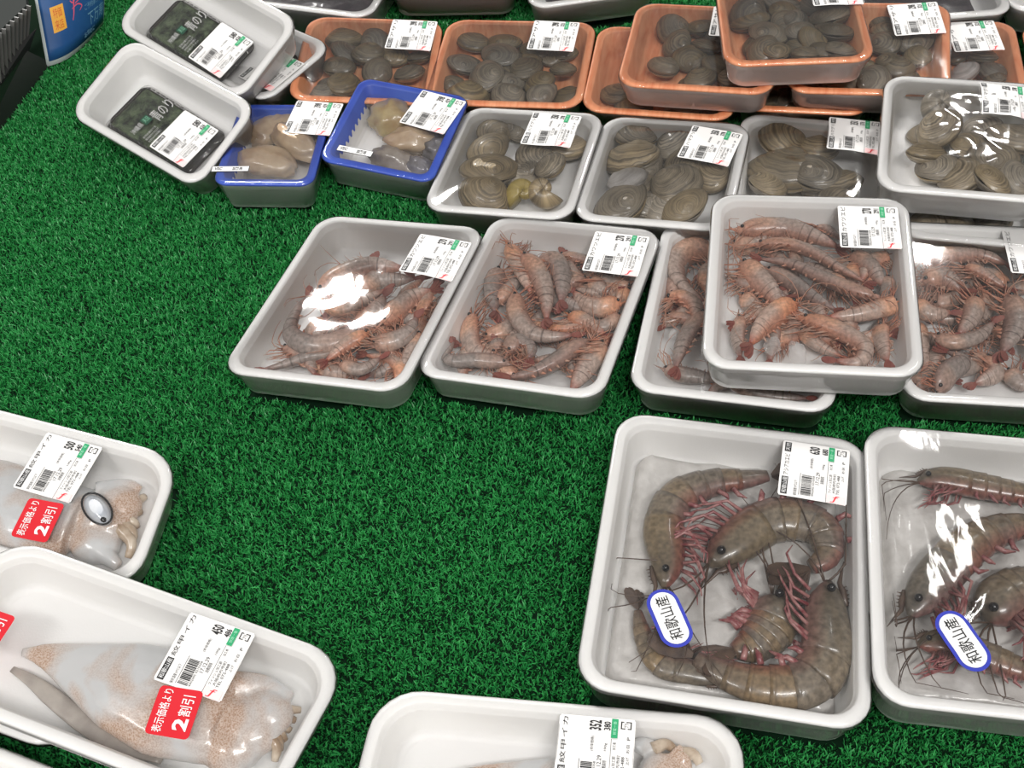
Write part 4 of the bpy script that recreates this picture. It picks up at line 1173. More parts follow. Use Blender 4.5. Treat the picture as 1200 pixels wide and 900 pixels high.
pile(tB, zb, [
    ([(700, 160), (820, 180), (900, 230)], 84, .010), ([(560, 420), (540, 500), (480, 560)], 84, .009), ([(430, 220), (395, 320), (400, 420)], 96, .012),
    ([(990, 370), (900, 400), (820, 380), (770, 330)], 88, .013), ([(740, 440), (830, 480), (910, 530)], 100, .012), ([(850, 270), (910, 320), (960, 310)], 80, .013),
    ([(290, 430), (285, 540), (320, 620), (460, 650)], 110, .013), ([(470, 105), (520, 210), (570, 330)], 92, .016), ([(600, 220), (670, 180), (710, 260), (710, 370)], 110, .016),
    ([(520, 150), (600, 240), (635, 350), (640, 450)], 100, .019), ([(470, 660), (320, 645), (190, 645), (150, 560)], 70, .017), ([(500, 330), (510, 430), (565, 510), (650, 535), (760, 530)], 96, .019),
    ([(470, 620), (500, 560), (560, 590), (560, 640)], 92, .017), ([(400, 620), (410, 570), (450, 580)], 84, .014), ([(905, 560), (850, 640), (800, 720), (760, 785)], 110, .015),
    ([(845, 540), (760, 590), (660, 655), (560, 700), (470, 715)], 120, .020, -1)],
    'shrimp in the tail-fan tray', 'shrimps in the second tray', seed=2)
fill_shrimp(tB, [(580, 330), (640, 315), (725, 325), (700, 430), (540, 425)], 18, 'shrimp in the tail-fan tray', 'shrimps in the second tray', 22)
zc_ = Z(720, 270, 4)
pile(tC, zc_, [
    ([(520, 690), (620, 740), (760, 775), (900, 785)], 84, .010), ([(230, 640), (300, 670), (400, 685), (500, 700)], 80, .013), ([(480, 110), (370, 95), (300, 150), (310, 240), (420, 340)], 112, .014),
    ([(240, 330), (300, 315), (370, 345), (390, 440)], 112, .016), ([(430, 380), (355, 470), (310, 570), (290, 640)], 104, .017)],
    'shrimp in the half covered tray', 'shrimps in the covered tray', seed=3)
ice_chunk(tC, 788, 391, 16, .018, 'clear ice chunk beside shrimps in the half covered tray', 3)
fill_shrimp(tC, [(790, 320), (830, 310), (835, 420), (900, 455), (790, 440)], 8, 'shrimp in the half covered tray', 'shrimps in the covered tray', 23)
zd = Z(820, 220, 4)
pile(tD, zd, [
    ([(200, 500), (260, 560), (330, 600)], 84, .009), ([(540, 160), (600, 200), (660, 240)], 76, .009), ([(470, 670), (560, 740), (660, 790)], 90, .010), ([(900, 420), (885, 480), (860, 560)], 80, .011),
    ([(190, 600), (180, 700), (190, 790)], 80, .010), ([(850, 640), (850, 720), (880, 810)], 92, .013), ([(300, 380), (420, 440), (540, 520), (630, 570)], 74, .013), ([(700, 310), (790, 370), (860, 460)], 96, .012),
    ([(170, 205), (290, 195), (410, 195), (530, 230), (640, 275)], 100, .015), ([(190, 350), (260, 420), (330, 490), (380, 560)], 112, .015), ([(250, 270), (400, 265), (520, 300), (640, 370), (770, 440)], 88, .017),
    ([(850, 520), (700, 475), (560, 415), (420, 355), (290, 335)], 92, .0185), ([(970, 530), (860, 560), (740, 590), (610, 605)], 90, .017), ([(460, 540), (370, 590), (300, 650), (240, 730)], 112, .017),
    ([(460, 610), (570, 640), (690, 690), (770, 750), (740, 815), (640, 810)], 104, .0175)],
    'shrimp in the stacked tray', 'shrimps in the stacked tray', seed=4)
ice_chunk(tD, 906, 406, 34, .018, 'clear ice chunk among shrimps in the stacked tray', 5); ice_chunk(tD, 935, 414, 38, .018, 'angular ice chunk lying near the rim among stacked-tray shrimps', 8)
fill_shrimp(tD, [(875, 290), (930, 275), (1040, 310), (1045, 400), (890, 400)], 18, 'shrimp in the stacked tray', 'shrimps in the stacked tray', 24)
CONV_S[0] = 3.75
ze = Z(940, 260, 3.75)
pile(tE, ze, [
    ([(480, 740), (560, 700), (650, 690)], 90, .010), ([(500, 440), (520, 560), (540, 650)], 84, .010), ([(900, 650), (960, 710), (1020, 720)], 84, .010), ([(800, 590), (850, 660), (760, 710)], 84, .012),
    ([(520, 150), (640, 150), (780, 145), (900, 185)], 92, .015), ([(700, 200), (790, 230), (890, 290)], 84, .017), ([(530, 270), (620, 250), (700, 300)], 100, .016), ([(760, 330), (740, 420), (690, 490)], 92, .018),
    ([(490, 350), (560, 400), (650, 400)], 92, .017), ([(580, 490), (660, 525), (770, 500), (840, 440)], 84, .020), ([(900, 320), (935, 440), (880, 570)], 112, .018), ([(590, 740), (640, 660), (710, 610), (640, 570)], 100, .018),
    ([(980, 380), (1010, 480), (1000, 600)], 96, .014)],
    'shrimp in the dark heaped tray', 'shrimps in the dark heaped tray', seed=5)

fill_shrimp(tE, [(1090, 310), (1190, 315), (1200, 440), (1090, 440)], 16, 'shrimp in the dark heaped tray', 'shrimps in the dark heaped tray', 25)
# ------------------------------------------------------------------ large prawns on ice
ice_bed(tF, 'crushed ice under the big prawns in the labelled prawn tray'); ice_bed(tG, 'crushed ice in the prawn tray without visible price label')
zf = lambda pts: [(660 + x / 2.25, 480 + y / 2.25) for x, y in pts]
gF = 'prawns in the labelled tray'
make_prawn(tF, zf([(268, 470), (278, 400), (268, 310), (305, 232), (395, 195), (480, 185), (560, 172)]), 46, .019, 'big prawn curled along the upper rim, head pointing at the oval sticker', gF, seed=1)
make_prawn(tF, zf([(385, 405), (450, 345), (530, 290), (610, 280), (685, 310), (700, 380), (640, 420)]), 58, .021, 'big prawn under the price label with a black bead eye', gF, seed=2)
make_prawn(tF, zf([(190, 700), (200, 690), (260, 680), (320, 690)][::-1] + zf([(215, 610), (200, 520)])) if False else tF and zf([(420, 715), (340, 690), (260, 670), (215, 600), (195, 520)]), 32, .013, 'big prawn tail bent upwards beside the oval sticker', gF, seed=3)
make_prawn(tF, zf([(560, 490), (545, 560), (500, 615), (440, 640)]), 62, .014, 'big prawn with spread feelers in the middle of the lower pile', gF, seed=4)
make_prawn(tF, zf([(700, 450), (688, 540), (690, 640), (640, 715), (530, 722), (420, 690), (330, 640)]), 62, .020, 'biggest prawn lying along the lower rim of the labelled tray', gF, seed=5)
zg = lambda pts: [(980 + x / 2.25, 480 + y / 2.25) for x, y in pts]
gG = 'prawns in the unlabelled tray'
make_prawn(tG, zg([(215, 190), (280, 185), (390, 205), (500, 225), (600, 240)]), 36, .018, 'reddish prawn along the upper rim of the unlabelled prawn tray', gG, seed=11, sgn=1)
make_prawn(tG, zg([(400, 560), (450, 500), (540, 470), (640, 480)]), 62, .014, 'big prawn under the crease of the wrap behind the oval sticker', gG, seed=13)
make_prawn(tG, zg([(195, 545), (275, 440), (370, 350), (480, 310), (600, 320)]), 52, .020, 'big brown prawn lying diagonally in the unlabelled prawn tray', gG, seed=12)
make_prawn(tG, zg([(215, 620), (300, 620), (400, 655), (500, 690), (590, 700)]), 40, .016, 'dark prawn with a stalked eye next to the oval sticker', gG, seed=14, sgn=1)

# ------------------------------------------------------------------ cuttlefish
make_cuttlefish(tI, 'whole cuttlefish with pearly mantle and grey fin edge', [(24, 764), (60, 770), (128, 796), (195, 822), (262, 846)], [5, 29, 55, 66, 54],
    [(290, 850, 46, .013), (312, 836, 34, .014), (272, 872, 40, .011)], None,
    [([(270, 806), (310, 806), (342, 820)], .013, .006, (.014, .014, .012)), ([(245, 868), (262, 892), (280, 908)], .013, .007, (.013, .011, .009))] +
    [([(300, 838 + 3 * k), (328 - k, 832 + 8 * k), (352 - 6 * k, 832 + 12 * k)], .0065, .0025, (.015, .014, .010)) for k in range(6)],
    .0125, ([(14, 784), (40, 800), (80, 832), (130, 868), (190, 892)], [4, 11, 13, 10, 4], .0075, 0.25))
make_cuttlefish(tH, 'cuttlefish with a large dark-rimmed eye facing up', [(-70, 556), (-10, 582), (40, 602), (92, 614)], [26, 48, 52, 46],
    [(122, 606, 40, .012), (136, 592, 32, .013), (112, 636, 32, .010)], None,
    [([(115, 578), (148, 570), (164, 576)], .010, .005, (.014, .014, .012)), ([(110, 640), (128, 654), (140, 664)], .010, .005, (.012, .011, .009))] +
    [([(140, 590 + 7 * k), (158 - k, 588 + 12 * k), (170 - 5 * k, 582 + 18 * k)], .0065, .003, (.014, .013, .010)) for k in range(5)],
    .0125, None, (115, 598, .0228, .0165))
make_cuttlefish(tJ, 'cream cuttlefish in the tray without red sticker', [(500, 915), (560, 912), (640, 920), (720, 930)], [4, 18, 34, 34],
    [(775, 905, 28, .012)], None,
    [([(745, 880), (752, 872), (770, 876)], .006, .004, (.014, .014, .012)), ([(790, 880), (800, 890), (806, 905)], .007, .004, (.013, .013, .011)),
     ([(765, 878), (780, 872), (792, 880)], .005, .003, (.015, .014, .012)), ([(795, 885), (812, 884), (820, 895)], .006, .003, (.013, .012, .010))], .0125)

# ------------------------------------------------------------------ shellfish meat in the blue trays
M_MEAT = plain('shellfish_meat', srgb(176, 148, 120), 0.28, 0.5, 0.25, 160, srgb(200, 178, 148), 50, 0.4, 0.15)
M_MEAT2 = plain('yellow_shellfish_meat', srgb(186, 168, 124), 0.3, 0.5, 0.3, 160, srgb(160, 132, 92), 55, 0.4, 0.15)
M_MEAT3 = plain('grey_shellfish_meat', srgb(128, 116, 104), 0.3, 0.5, 0.3, 160, srgb(160, 150, 140), 60, 0.4)
M_MEAT4 = plain('dark_shellfish_meat', srgb(84, 80, 78), 0.25, 0.5, 0.3, 160, srgb(150, 146, 150), 45, 0.4)
gp = 'beige tongues in the blue tray'
for k, (x, y, rx, ry, rz, hz, yaw) in enumerate([(350, 140, 28, 18, .008, .012, .3), (368, 166, 24, 20, .008, .012, .8), (322, 150, 34, 20, .009, .016, .7), (346, 166, 36, 20, .009, .020, -.7), (312, 190, 36, 20, .009, .018, -.2)]):
    lump(tP1, x, y, rx, ry, rz, hz, yaw, M_MEAT, 'shellfish_meat', 'beige shellfish tongue in the blue-lined tray', 'shellfish', gp, k + 1, 0.22, 0.15)
for k, (x, y, rx, ry, rz, hz, yaw, m, lb) in enumerate([(458, 138, 24, 25, .012, .015, .2, M_MEAT2, 'round yellowish shellfish with a rolled edge in the blue tray'), (484, 164, 30, 17, .010, .014, .3, M_MEAT, 'wrinkled beige shellfish piece beside the round yellowish one'),
        (462, 188, 34, 15, .009, .013, -.1, M_MEAT3, 'grey brown shellfish piece beside the printed strip'), (492, 196, 22, 13, .008, .013, -.3, M_MEAT4, 'dark bluish shellfish piece at the blue tray rim'), (512, 172, 18, 15, .008, .012, .9, M_MEAT4, 'small dark shellfish piece below the price label')]):
    lump(tP2, x, y, rx, ry, rz, hz, yaw, m, 'shellfish_meat', lb, 'shellfish', None, k + 9, 0.25, 0.1)

# ------------------------------------------------------------------ clams
def heap(key, conv, s, items, label, group, kind, z0=.009, z1=.017, nfill=None):
    t = TRAYS[key]; N = len(items)
    z0, z1 = upz(z0), upz(z1)
    # lower layer of the heap, between the pieces on top
    P = [conv([it[:2]])[0] for it in items]; r = random.Random(N * 7 + ord(key[1]))
    for k in range(nfill if nfill is not None else N // 2):
        (x, y) = P[r.randrange(N)]; x += r.uniform(-14, 14); y += r.uniform(-9, 9)
        l = px_local(t, x, y, z0 - .004)
        if abs(l[0]) > t.w / 2 - .032 or abs(l[1]) > t.d / 2 - .030: continue
        make_clam(t, x, y, items[0][2] / s * 1.1, z0 - .003, label, group, kind, k + 977 * ord(key[1]))
    for k, it in enumerate(items):
        (x, y), w = conv([it[:2]])[0], it[2] / s
        hz = z0 + (z1 - z0) * k / max(1, N - 1)
        make_clam(t, x, y, w, hz, label, group, it[3] if len(it) > 3 else kind, sum(map(ord, key)) * 31 + k)
z24 = Z(240, 0, 4); z48 = Z(480, 0, 4); z68 = Z(680, 0, 4); z90 = Z(900, 0, 4)
heap('O1', z24, 4, [(1000, 270, 120), (890, 265, 130), (660, 185, 180), (800, 200, 150), (660, 245, 150), (960, 345, 160), (630, 315, 155), (770, 255, 150), (810, 335, 150), (650, 395, 170), (560, 435, 120)], 'clam in the orange tray near seaweed', 'clams in the first orange tray', 'brown', .009, .014)
heap('O2', z48, 4, [(720, 250, 130), (590, 240, 150), (210, 400, 120), (400, 400, 130), (300, 195, 150), (445, 200, 150), (730, 450, 140), (480, 385, 130), (545, 325, 165), (265, 305, 165), (430, 262, 180), (720, 325, 140), (275, 450, 190), (360, 360, 190), (610, 390, 165), (460, 455, 165), (620, 440, 140)], 'clam in the full orange tray', 'clams in the full orange tray', 'brown', .009, .016)
heap('O3', z68, 4, [(170, 440, 160), (265, 500, 140), (480, 520, 170), (580, 530, 140)], 'clam in the covered orange tray', 'clams in the covered orange tray', 'brown', .009, .010)
heap('O8', z68, 4, [(880, 500, 170), (1000, 505, 160), (1100, 520, 150), (950, 470, 150), (1180, 520, 140)], 'clam in the shaded orange tray', 'clams in the shaded tray', 'brown', .009, .012)
heap('O4', z68, 4, [(640, 170, 130), (520, 275, 170), (640, 310, 140), (435, 135, 175), (570, 130, 140), (455, 205, 150), (590, 220, 150), (705, 375, 150), (560, 370, 150), (390, 315, 150)], 'clam in the tilted orange tray', 'clams in the tilted orange tray', 'brown', .009, .012)
heap('O5', z68, 4, [(940, 15, 190), (1120, 20, 180), (960, 65, 160), (1170, 80, 190), (790, 65, 180), (1000, 110, 160), (1160, 150, 150), (880, 160, 180), (1030, 150, 160), (1090, 195, 160), (860, 235, 165), (1195, 155, 170), (1050, 255, 150), (920, 240, 140), (1210, 240, 165), (1130, 235, 120)], 'clam in the topmost orange tray', 'clams in the topmost orange tray', 'brown', .009, .015)
heap('O6', z90, 4, [(300, 370, 150), (400, 370, 160), (450, 330, 140), (540, 140, 130), (530, 90, 140), (690, 185, 190), (550, 205, 150), (700, 265, 150), (610, 320, 150), (570, 290, 140), (500, 385, 180)], 'clam in the half covered orange tray', 'clams in the half covered orange tray', 'brown', .009, .014)
heap('O7', z90, 4, [(890, 260, 110), (1000, 265, 150), (1060, 375, 130), (1050, 335, 140), (920, 340, 130, 'pale')], 'clam in the rear orange tray', 'clams in the rear orange tray', 'brown', .009, .014)  # the last, pale shell paints in a whitish patch of glare
zw1 = Z(480, 100, 4); zw2 = Z(660, 100, 4); zw4 = Z(900, 80, 4)
heap('W1', zw1, 4, [(540, 390, 150), (500, 200, 130), (410, 215, 160), (730, 290, 180), (600, 320, 190), (370, 300, 180), (350, 520, 210), (380, 400, 240), (660, 380, 160)], 'ridged clam in the moon snail tray', 'clams in the moon snail tray', 'ridged', .011, .018)
make_snail(tW1, 480 + 535 / 4, 100 + 505 / 4, 50, .020, 'olive yellow moon snail at the front of the clam tray', 'moon snails', 0.4, 0.5)
make_snail(tW1, 480 + 625 / 4, 100 + 490 / 4, 54, .024, 'brown tinted moon snail with a round lid in the clam tray', 'moon snails', 2.2, 0.7, M_CLAM_W)
heap('W2', zw2, 4, [(680, 420, 200), (440, 580, 180), (530, 270, 200), (350, 230, 210), (580, 360, 210), (320, 345, 250), (270, 560, 260), (390, 385, 150), (530, 470, 250), (570, 570, 210), (300, 445, 200, 'pale')], 'ridged clam in the pale valve tray', 'clams in the pale valve tray', 'ridged', .011, .018)
heap('W3', zw2, 4, [(1180, 300, 180), (1260, 470, 240), (1030, 245, 250), (1280, 560, 220), (1040, 400, 300), (960, 470, 190), (1190, 420, 260)], 'ridged clam behind the stacked shrimps', 'clams behind the stacked shrimps', 'ridged', .011, .017)
heap('W5', zw4, 4, [(760, 720, 160), (900, 730, 170), (1040, 740, 160)], 'ridged clam in the hidden lower tray', 'clams in the hidden tray', 'ridged', .010, .012)
heap('W4', zw4, 4, [(1000, 290, 180), (950, 380, 200), (800, 470, 210), (1150, 520, 190), (900, 510, 230), (740, 400, 180), (1140, 330, 210), (1060, 420, 210), (800, 285, 200), (1050, 530, 190)], 'ridged clam under the large glare', 'clams under the glare', 'ridged', .011, .020)
make_snail(tW4, 1100, 122, 58, .024, 'dark moon snail with a pale centre under the glare', None, 1.2, 0.6, M_CLAM_W)

# ------------------------------------------------------------------ seaweed packs
M_NORI = plain('dark_green_seaweed', srgb(10, 18, 12), 0.5, 0.5, 1.0, 110, srgb(92, 106, 78), 130)
M_NORI_EDGE = plain('brown_black_seaweed', srgb(30, 26, 22), 0.5, 0.4, 0.6, 150, srgb(56, 46, 36), 90)
M_NORI_PRINT = plain('dark_printed_lid', srgb(46, 58, 50), 0.4, 0.4)
class TopSheet(Sheet):
    def pt(self, a, b, k):
        p = self.c + self.u * a + self.v * b
        return (p[0], p[1], self.z + 0.0002 * k)
def seaweed_pack(t, tl, tr, br, bl, label, full=True):
    hz = 0.017
    L = [px_local(t, x, y, hz)[:2] for x, y in (tl, tr, br, bl)]
    c = sum(L) / 4; u = (L[1] - L[0]) + (L[2] - L[3]); w = float(np.linalg.norm(u)) / 2; d = float(np.linalg.norm((L[0] - L[3]) + (L[1] - L[2]))) / 2
    u = u / np.linalg.norm(u); v = np.array([-u[1], u[0]])
    root = empty('seaweed_pack', t.M @ Matrix.Translation(Vector((c[0], c[1], 0.0032)))); tag(root, label, 'seaweed pack')
    M3 = np.array([[u[0], v[0], 0], [u[1], v[1], 0], [0, 0, 1]])
    def rings(prof, mat, name):
        mb = MB(); vs = []
        for i, z in prof:
            q = ring2d(w - 2 * i, d - 2 * i, 0.008); n = len(q)
            vs += [M3 @ np.array([x, y, z]) for x, y in q]
        fs = grid_faces(len(prof), n); fs.append(tuple(range(n))[::-1]); fs.append(tuple((len(prof) - 1) * n + j for j in range(n)))
        mb.add(vs, fs); o = mb.build(name, mat, root)
        for p in o.data.polygons:
            if len(p.vertices) > 4: p.use_smooth = False
        return o
    def rings2(prof, mat, name):
        mb = MB(); vs = []
        for i, z in prof:
            q = ring2d(w - 2 * i, d - 2 * i, 0.008); n = len(q)
            vs += [M3 @ np.array([x, y, z]) for x, y in q]
        mb.add(vs, grid_faces(len(prof), n)); return mb.build(name, mat, root)
    # lumpy seaweed block
    mb = MB(); N = 26; vs = []; r = random.Random(5)
    for j in range(N + 1):
        for i in range(N + 1):
            x, y = (i / N - .5) * (w - .008), (j / N - .5) * (d - .008)
            e = 1 if 0 < i < N and 0 < j < N else 0
            vs.append(M3 @ np.array([x, y, .001 + e * (.0105 + .0016 * mnoise.noise(Vector((x * 130, y * 130, 1))))]))
    mb.add(vs, grid_faces(N + 1, N + 1, False)); mb.build('seaweed', M_NORI, root)
    rings([(.004, .0), (.001, .003), (.0005, .006), (.0015, .0065), (.004, .0095)], M_NORI_EDGE, 'pack_base')
    rings([(.004, .0090), (.005, .0130), (.0062, .0140), (.0075, .0140), (.009, .0132)], M_CLEAR, 'clear_lid')
    rings2([(-.0008, .0062), (-.0004, .0078), (.0030, .0086), (.0046, .0125), (.0060, .0142)], M_CRINKLE, 'lid_rim')
    S = TopSheet.__new__(TopSheet); S.t = t; S.u = u; S.v = v; S.c = np.array([0., 0.]); S.z = .0142; S.size = (w, d)
    wb = MB()
    S.text(wb, '青のり', -w * .19, d * .04, -w * .05, d * .42, 2, 0, .0)
    S.text(wb, '沖縄県', -w * .20, -d * .36, -w * .14, -d * .14, 2, 0, .0)
    for k, s_ in enumerate(('天然の青のりを', '風味豊かに仕上げ', 'お好みの料理に', 'お使い下さい')):
        S.text(wb, s_, -w * .06 + k * .034 * w, -d * .33, -w * .035 + k * .034 * w, -d * .05, 2, 0)
    for k in range(3): S.text(wb, '原材料名 青のり', w * (.17 + .04 * k), -d * .1, w * (.195 + .04 * k), d * .34, 2, 0)
    wb.build('white_print', M_WHITE, root, False)
    gb = MB(); S.rect(gb, -w * .21, -d * .12, -w * .12, d * .02, 2, 0); S.text(gb, '天日', -w * .19, -d * .10, -w * .14, 0, 4, 1, .0)
    gb.build('green_print', [plain('dark_green_ink', srgb(20, 84, 60), 0.5), plain_light], root, False)
seaweed_pack(tS1, (164, 92), (262, 150), (214, 208), (122, 146), 'clear seaweed pack in the tray lying on the turf')
seaweed_pack(tS2, (205, -8), (296, 42), (254, 100), (168, 38), 'clear seaweed pack in the leaning upper tray')
# ------------------------------------------------------------------ trays along the far edge and under the leaning seaweed tray
place('S3', 'S', (1, 0), (351, 86), .042, -41, .190, .110, .037, 0, 3)
tS3 = build_tray('S3', 'seaweed_tray', 'white foam seaweed tray pinned beneath the leaning one', crown=0.0, wr=0.0012)
price_label(tS3, None, (318, 82), ang=0.0, item='', price='580', taxed='626')
seaweed_pack(tS3, (258, 4), (345, 46), (312, 112), (222, 66), 'clear seaweed pack in the tray beneath the leaning one')
place('K1', 'S', (1, -1), (433, 21), .042, -21, .190, .116, .037)
place('K2', 'W', (-1, -1), (452, -9), .052, -8, .150, .155, .037)
place('K3', 'W', (-1, -1), (622, 10), .046, 4, .146, .150, .033)
place('K4', 'W', (1, -1), (1190, 14), .044, -2, .160, .150, .033)
place('K5', 'W', (-1, -1), (1184, 12), .044, -11, .146, .150, .033)
KL = {'K1': 'white foam tray with dark seaweed behind the orange tray nearest the seaweed packs', 'K2': 'pale pinkish foam tray standing behind two orange trays', 'K3': 'white foam tray with dark purple content behind the orange stack',
      'K4': 'white foam tray with black content behind the labelled orange trays', 'K5': 'white foam tray next to the one with black content, behind the last orange tray'}
M_DARKFOOD = plain('dark_purple_seaweed', srgb(40, 34, 42), 0.35, 0.5, 0.8, 120, srgb(66, 56, 62), 80, 0.3)
for k in ('K1', 'K2', 'K3', 'K4', 'K5'):
    t = build_tray(k, 'seafood_tray', KL[k], None if k != 'K2' else plain('pinkish_foam', srgb(240, 222, 220), 0.45, 0.4), crown=0.002)
    if k in ('K1', 'K3', 'K4'):
        mb = MB(); N = 24; vs = []
        for j in range(N + 1):
            for i in range(N + 1):
                x, y = (i / N - .5) * (t.w - .05), (j / N - .5) * (t.d - .045)
                e = 1 if 0 < i < N and 0 < j < N else 0
                vs.append(t.P + t.R @ np.array([x, y, .004 + e * (.012 + .004 * mnoise.noise(Vector((x * 60, y * 60, t.seed))))]))
        mb.add(vs, grid_faces(N + 1, N + 1, False)); c = to_world(t, (0, 0, .004))
        o = mb.build('seaweed_heap', M_DARKFOOD, None, True, False, tuple(c))
        tag(o, {'K1': 'dark seaweed heap behind the first orange tray', 'K3': 'dark purple seaweed heap behind the orange stack', 'K4': 'black seaweed heap behind the labelled orange trays'}[k], 'seaweed')

# ------------------------------------------------------------------ air grille at the edge of the display
def slab(mb, pts, th, mat=0):
    p = [np.array(q) for q in pts]; n = np.cross(p[1] - p[0], p[3] - p[0]); n = n / np.linalg.norm(n)
    if n[2] > 0: n = -n
    v = p + [q + n * th for q in p]
    mb.add(v, [(0, 1, 2, 3), (7, 6, 5, 4), (0, 4, 5, 1), (1, 5, 6, 2), (2, 6, 7, 3), (3, 7, 4, 0)], mat)
gr = empty('air_grille', Matrix.Translation(Vector(on_plane(20, 100, 0))))
tag(gr, 'black slatted air grille beside the turf next to the blue poster', 'grille')
def gpart(name, mat, fn):
    mb = MB(); fn(mb); mb.v = [tuple(np.array(v) - np.array(gr.location)) for v in mb.v]; return mb.build(name, mat, gr, False)
E0, E1 = on_plane(-45, 213, .001), on_plane(62, 74, .001)
R0, R1 = on_plane(-45, 162, .030), on_plane(31, 59, .030)
R2, R3 = on_plane(-45, 155, .034), on_plane(28, 53, .034)
B0, B1 = on_plane(-60, 92, .075), on_plane(31, 6, .075)
M_BASEP = plain('glossy_black_panel', (0.010, 0.014, 0.011), 0.25, 0.5)
gpart('base_panel', M_BASEP, lambda m: slab(m, [E0, E1, R1, R0], .004))
gpart('lower_rail', M_GREYPLASTIC, lambda m: slab(m, [R0, R1, R3, R2], .006))
dn = np.array([0, 0, -.03]); back = (R0 - E0) * 0.0
gpart('back_panel', plain('black_recess', (0.004, 0.004, 0.004), 0.8), lambda m: slab(m, [R2 + dn * .5 + (B0 - R2) * .15, R3 + dn * .5 + (B1 - R3) * .15, B1 + dn, B0 + dn], .003))
for k in range(19):
    f = k / 18.0
    a = R2 + (R3 - R2) * f; b = B0 + (B1 - B0) * f; w = (R3 - R2) / 18 * 0.085
    gpart('slat', M_GREYPLASTIC, lambda m, a=a, b=b, w=w: slab(m, [a - w, a + w, b + w, b - w], .005))
U0, U1 = on_plane(-80, 20, .080), on_plane(24, -60, .080)
gpart('upper_beam', plain('dark_grey_beam', (0.030, 0.034, 0.032), 0.75, 0.2), lambda m: slab(m, [B0, B1, U1, U0], .012))

# ------------------------------------------------------------------ blue poster standing at the edge of the turf
PB = [(55, 78), (66, 75), (78, 69.5), (90, 61), (101, 51), (111, 40), (121, 27)]
PT = [(34, -38), (47, -42), (61, -46), (76, -50), (91, -55), (107, -60), (124, -66)]
bw = np.array([on_plane(x, y, .003) for x, y in PB]); tw = np.array([on_plane(x, y, .095) for x, y in PT])
NB, NT_ = 25, 13
cb = catmull(bw, NB); ct = catmull(tw, NB)
c0 = cb.mean(0)
def poster_pt(s, q, off=0.0):
    i = s * (NB - 1); P = np.array([np.interp(i, range(NB), cb[:, k]) for k in range(3)]); Q = np.array([np.interp(i, range(NB), ct[:, k]) for k in range(3)])
    e = 0.01; i2 = min(s + e, 1) * (NB - 1); i1 = max(s - e, 0) * (NB - 1)
    d = np.array([np.interp(i2, range(NB), cb[:, k]) - np.interp(i1, range(NB), cb[:, k]) for k in range(3)])
    n = np.cross(d, Q - P); n /= np.linalg.norm(n)
    if np.dot(n, CAM - P) < 0: n = -n
    return P + (Q - P) * q + n * off - c0
po = empty('poster', Matrix.Translation(Vector(c0))); tag(po, 'blue poster with white edge standing curved on the turf beside the grille', 'poster')
def psheet(name, mat, s0, s1, q0, q1, o0, o1, ns=24, nq=8):
    mb = MB(); vs = []
    for o in (o0, o1):
        for j in range(nq + 1):
            for i in range(ns + 1): vs.append(poster_pt(s0 + (s1 - s0) * i / ns, q0 + (q1 - q0) * j / nq, o))
    m = (ns + 1) * (nq + 1); g = grid_faces(nq + 1, ns + 1, False)
    fs = [tuple(m + i for i in f) for f in g] + [f[::-1] for f in g]
    def edge(a, b): fs.append((a, b, m + b, m + a))
    for i in range(ns): edge(i, i + 1); edge(nq * (ns + 1) + i + 1, nq * (ns + 1) + i)
    for j in range(nq): edge((j + 1) * (ns + 1), j * (ns + 1)); edge(j * (ns + 1) + ns, (j + 1) * (ns + 1) + ns)
    mb.add(vs, fs); return mb.build(name, mat, po)
psheet('board', plain('poster_white_edge', srgb(196, 204, 204), 0.4, 0.4), 0, 1, 0, 1, -.0012, .0006)
M_POSTER = plain('poster_blue', srgb(34, 74, 128), 0.3, 0.5, 0, 0, srgb(44, 92, 150), 18)
psheet('blue_print', M_POSTER, .035, .985, .045, 1, .0007, .0010)
def pmesh(name, mat, shapes):
    mb = MB()
    for vs, fs, k in shapes: mb.add([poster_pt(s, q, .0011 + k * .0001) for s, q in vs], fs)
    return mb.build(name, mat, po, False)
def ptext(s, a, b, L, Hh, ang, k=1, bold=.02):
    v, f = text_geo(s, bold); ca, sa = math.cos(ang), math.sin(ang)
    return ([(a + (x * L * ca - y * Hh * sa), b + (x * L * sa + y * Hh * ca)) for x, y in v], f, k)
def pquad(a, b, L, Hh, ang, k=0):
    ca, sa = math.cos(ang), math.sin(ang)
    return ([(a + (x * L * ca - y * Hh * sa), b + (x * L * sa + y * Hh * ca)) for x, y in ((0, 0), (1, 0), (1, 1), (0, 1))], [(0, 1, 2, 3)], k)
pmesh('orange_tag', plain('orange_tag', srgb(238, 172, 60), 0.5), [pquad(.15 + .17 * i / 5, .30, .17 / 5, .26, 0.0) for i in range(5)])
pmesh('orange_tag_print', plain('orange_tag_ink', srgb(214, 96, 40), 0.5), [ptext('来店', .18, .32, .11, .10, 0, 2, 0), ptext('特価', .18, .44, .11, .10, 0, 2, 0)])
pmesh('pale_print', plain('poster_pale_ink', srgb(120, 166, 196), 0.4), [ptext('下万寿', .66, .16, .30, .16, 0, 1, 0), ptext('ご予約承ります', .62, .36, .34, .07, 0, 1, 0), ptext('お早めに', .56, .07, .2, .06, 0, 1, 0)])
M_BRUSH = plain('poster_red_ink', srgb(222, 92, 120), 0.4)
strokes = []
def pstroke(pts, wd):
    C = catmull([(x, y, 0) for x, y in pts], 26)[:, :2]; T = np.gradient(C, axis=0); T /= np.linalg.norm(T, axis=1)[:, None] + 1e-9
    N = np.stack([-T[:, 1], T[:, 0]], 1) * (wd * (0.35 + 0.65 * np.sin(np.linspace(0.25, 2.9, 26))))[:, None]
    v = [tuple(q) for q in C + N] + [tuple(q) for q in C - N]
    return (v, [(i, i + 1, 26 + i + 1, 26 + i) for i in range(25)], 0)
